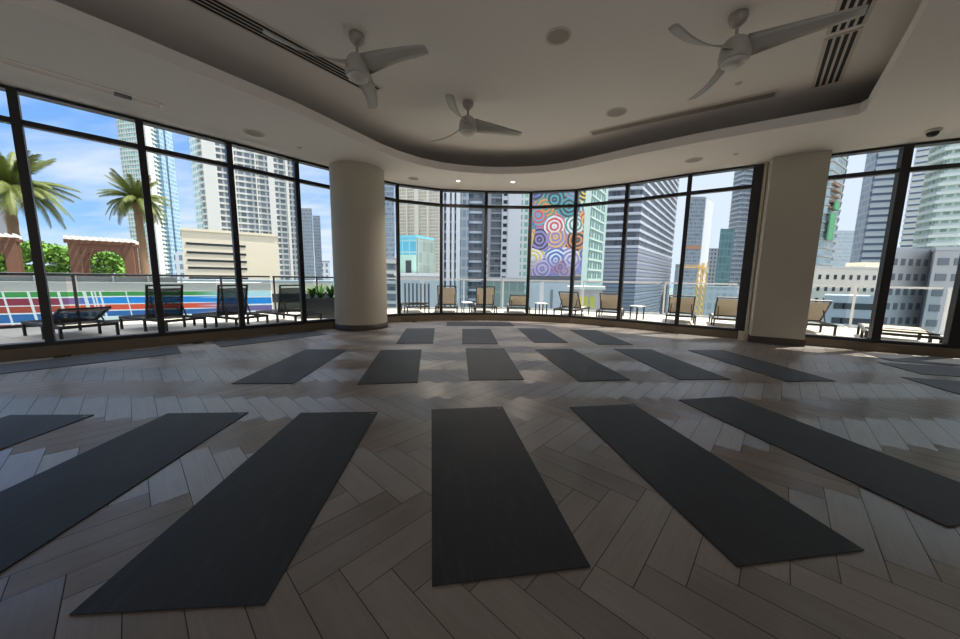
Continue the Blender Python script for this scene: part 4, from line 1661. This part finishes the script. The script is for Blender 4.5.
# dark tower with wrapping balconies over a louvred podium
c0 = P(25.3, 135)
right_end = (c0[0] + 0.62 * 78, c0[1] + 0.78 * 78)
pts = [P(19.8, 139), c0, right_end]
zp = ztop(25.3, 135, 4.9)
root = tower('condominium_tower', 'dark glass tower with wrapping white edged balconies above a louvred base', pts, 30, 110, F_DARK,
             slab=(3.25, 2.2, 1.0, mat('balcony_edge_grey', srgb(190, 194, 206), 0.6), zp), slab_name='balcony_slab')
mb = MB(); mb.prism(grow(foot(pts, 30), 1.8), GROUND_Z, zp); mb.build('louvred_base', F_LOUV, root)
f = MB(); f.prism(grow(foot(pts, 30), 2.3), zp - 1.6, zp - 0.5)
f = f.build('louvre_band', MATS['tower_mid_grey'], root)
repeat(f, root, [zp - 1.6 - 3.2 * k for k in range(1, 13)], zp - 1.6)

# distant group left of the pillar
pts = [P(31.2, 300), P(33.4, 300), P(34.3, 315)]
zt = ztop(32.5, 300, 11.6)
root = tower('office_tower', 'distant teal grey tower with a pale right edge seen left of the square pillar', pts, 22, zt, F_STEEL,
             piers=[(1, 0.0, 1.0, 0.8, mat('tower_pale_edge', srgb(214, 216, 220), 0.6), GROUND_Z, zt)], roof=(0.2, 1.0, GREY_C))
mb = MB(); mb.prism(grow(foot(pts, 22), 0.4), ztop(32.5, 300, 4.6), ztop(32.5, 300, 5.1)); mb.build('orange_band', mat('band_orange', srgb(196, 148, 120), 0.7), root)
tower('apartment_block', 'distant white block with a grid of dark windows left of the square pillar', [P(34.45, 260), P(35.8, 260)], 16, ztop(34.9, 260, 4.5), F_PALE, roof=(0.2, 0.6, WHITE_C))
tower('office_tower', 'distant dark teal slab tower beside the curved balcony tower', [P(35.5, 140), P(37.1, 140)], 12, ztop(36, 140, 7.2), facade('facade_deep_teal', srgb(110, 136, 142), srgb(70, 104, 108), 1.6, 3.2, 0.8, 0.8, var=0.2))
pts = [P(36.6, 236), P(37.4, 229), P(38.4, 231), P(39.9, 243)]
tower('condominium_tower', 'tall tower with rounded balconies and a lavender end wall left of the square pillar', pts, 16, 150, F_STEEL,
      slab=(3.1, 1.6, 1.0, GREY_C, -30), slab_name='balcony_slab', piers=[(2, 0.0, 1.02, 4.0, LAV_C, GROUND_Z, 150)])
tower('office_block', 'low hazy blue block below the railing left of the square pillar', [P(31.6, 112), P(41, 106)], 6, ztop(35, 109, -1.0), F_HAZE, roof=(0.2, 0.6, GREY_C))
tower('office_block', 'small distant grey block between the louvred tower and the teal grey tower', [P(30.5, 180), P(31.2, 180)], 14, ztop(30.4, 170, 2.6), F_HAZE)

# tower crane
YEL = mat('crane_yellow', srgb(226, 184, 110), 0.6)
cp = P(33.9, 100)
root = thing('tower_crane', 'yellow tower crane in front of the distant teal grey tower', 'crane', (cp[0], cp[1], GROUND_Z))
hz = ztop(33.9, 100, 2.6) - GROUND_Z
mb = MB()
for sx in (-1, 1):
    for sy in (-1, 1):
        mb.box((sx * 0.8, sy * 0.8, hz / 2), (0.25, 0.25, hz))
for k in range(int(hz / 1.8)):
    z = k * 1.8
    for s in (-1, 1):
        mb.bar((-0.8, s * 0.8, z), (0.8, s * 0.8, z + 1.8), 0.14)
        mb.bar((s * 0.8, -0.8, z), (s * 0.8, 0.8, z + 1.8), 0.14)
mb.build('mast', YEL, root)
mb = MB(); mb.box((-3.2, 0, hz - 1.4), (7.5, 0.5, 0.4)); mb.box((-3.2, 0, hz - 0.7), (6.5, 0.2, 0.2))
for k in range(5):
    mb.bar((-6.4 + k * 1.3, 0, hz - 1.3), (-5.7 + k * 1.3, 0, hz - 0.7), 0.12)
mb.build('jib', YEL, root)
mb = MB(); mb.box((0.2, -0.9, hz - 2.3), (1.3, 1.2, 1.4)); mb.build('cab', mat('crane_cab', srgb(206, 190, 160), 0.5), root)

# right of the pillar
pts = [P(43.0, 130), P(45.6, 130), P(46.6, 139)]
root = tower('construction_tower', 'tower under construction with green netting right of the square pillar', pts, 14, 110, F_CONC, slab=(3.2, 1.0, 0.6, GREY_C, -30))
NET = mat('safety_net_green', srgb(92, 158, 116), 0.8, noise=0.15, nscale=0.8)
pa_, pb_ = Vector(pts[1]), Vector(pts[2])
dd = (pb_ - pa_).normalized()
nn = Vector((dd.y, -dd.x))


def strip(t0, t1, o0_, o1_, z0, z1, name, m):
    q = [pa_ + dd * t0 + nn * o1_, pa_ + dd * t1 + nn * o1_, pa_ + dd * t1 + nn * o0_, pa_ + dd * t0 + nn * o0_]
    mb = MB()
    mb.prism([(p.x, p.y) for p in q], z0, z1)
    mb.build(name, m, root)


strip(-1.0, 6.0, 1.2, 1.6, ztop(46, 135, 4.9), ztop(46, 135, 7.9), 'safety_net', NET)
strip(2.0, 8.0, 1.2, 1.7, ztop(46, 135, 8.3), ztop(46, 135, 9.2), 'safety_net', NET)
for k in range(5):
    z_ = ztop(46, 135, 8.4 + 0.62 * k)
    strip(1.0, 9.5, -1.0, 1.1 + 0.3 * (k % 2), z_, z_ + 0.7, 'bare_slab', mat('formwork_brown', srgb(150, 124, 106), 0.8))
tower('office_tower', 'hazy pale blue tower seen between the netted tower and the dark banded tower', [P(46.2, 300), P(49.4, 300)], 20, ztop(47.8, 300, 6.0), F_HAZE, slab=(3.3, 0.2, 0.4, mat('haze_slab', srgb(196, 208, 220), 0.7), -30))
pts = [P(48.2, 165), P(49.0, 156), P(51.2, 152)]
tower('office_tower', 'tall tower with dark blue horizontal bands left of the thick right mullion', pts, 24, 150, F_BAND,
      slab=(3.2, 0.3, 0.9, mat('band_white_blue', srgb(206, 212, 224), 0.6), -30), piers=[(0, 0.0, 0.9, 0.6, F_STEEL, GROUND_Z, 150), (1, 0.88, 1.0, 0.8, GREY_C, GROUND_Z, 150)])
pts = [P(44.0, 54), P(51.0, 54)]
zt = ztop(48.2, 54, 1.7)
root = tower('apartment_block', 'low cream building with rows of small windows right of the square pillar', pts, 8, zt, mat('lowrise_cream', srgb(224, 218, 206), 0.75, noise=0.05, nscale=0.4), roof=(0.2, 0.3, WHITE_C))
windows(root, pts[0], pts[1], fr(0.06, 0.94, 11), [zt - 1.4 - 1.9 * k for k in range(4)], 0.45, 0.75, DARKWIN)
mb = MB(); bx = P(49.6, 57); mb.box((bx[0], bx[1], zt + 0.6), (5.0, 3.0, 1.2)); mb.build('roof_hut', CREAM_C, root)
root = tower('office_block', 'blue grey low block with dark windows below the railing right of the pillar', [P(46.5, 42), P(50.6, 40)], 8, ztop(49, 41, -1.4), mat('lowrise_blue', srgb(160, 166, 176), 0.7, noise=0.05, nscale=0.4))
windows(root, P(46.5, 42), P(50.6, 40), [0.3, 0.45, 0.65, 0.85], [ztop(49, 41, e) for e in (-2.6, -4.3, -6.0)], 1.0, 0.75, DARKWIN)
tower('apartment_tower', 'white and blue banded tower between the thick right mullion and the pale green tower', [P(51.5, 190), P(54.0, 180)], 12, 165, F_BAND, slab=(3.2, 0.5, 1.0, WHITE_C, -30), slab_name='balcony_slab')
pts = [P(52.6, 132), P(53.4, 126), P(55.0, 122), P(60.0, 120)]
tower('condominium_tower', 'pale green tower with rounded balconies at the right edge of the photo', pts, 18, 130, F_GRNB, slab=(3.1, 1.6, 1.1, mat('green_white_slab', srgb(214, 220, 214), 0.6), ztop(55, 124, 3.0)), slab_name='balcony_slab')
pts = [P(51.0, 40), P(53.6, 41), P(53.8, 38.5), P(60.0, 37)]
zt = ztop(54.5, 39, 3.4)
root = tower('apartment_block', 'grey shaded mid rise block at the right edge below the pale green tower', pts, 10, zt, mat('lowrise_grey', srgb(166, 166, 170), 0.75, noise=0.06, nscale=0.4), roof=(0.15, 0.4, GREY_C))
windows(root, pts[0], pts[1], fr(0.12, 0.88, 5), [zt - 1.3 - 1.8 * k for k in range(7)], 0.6, 0.8, GREYWIN)
windows(root, pts[2], pts[3], fr(0.08, 0.92, 7), [zt - 1.3 - 1.8 * k for k in range(7)], 1.1, 0.8, GREYWIN)

bpy.context.view_layer.update()
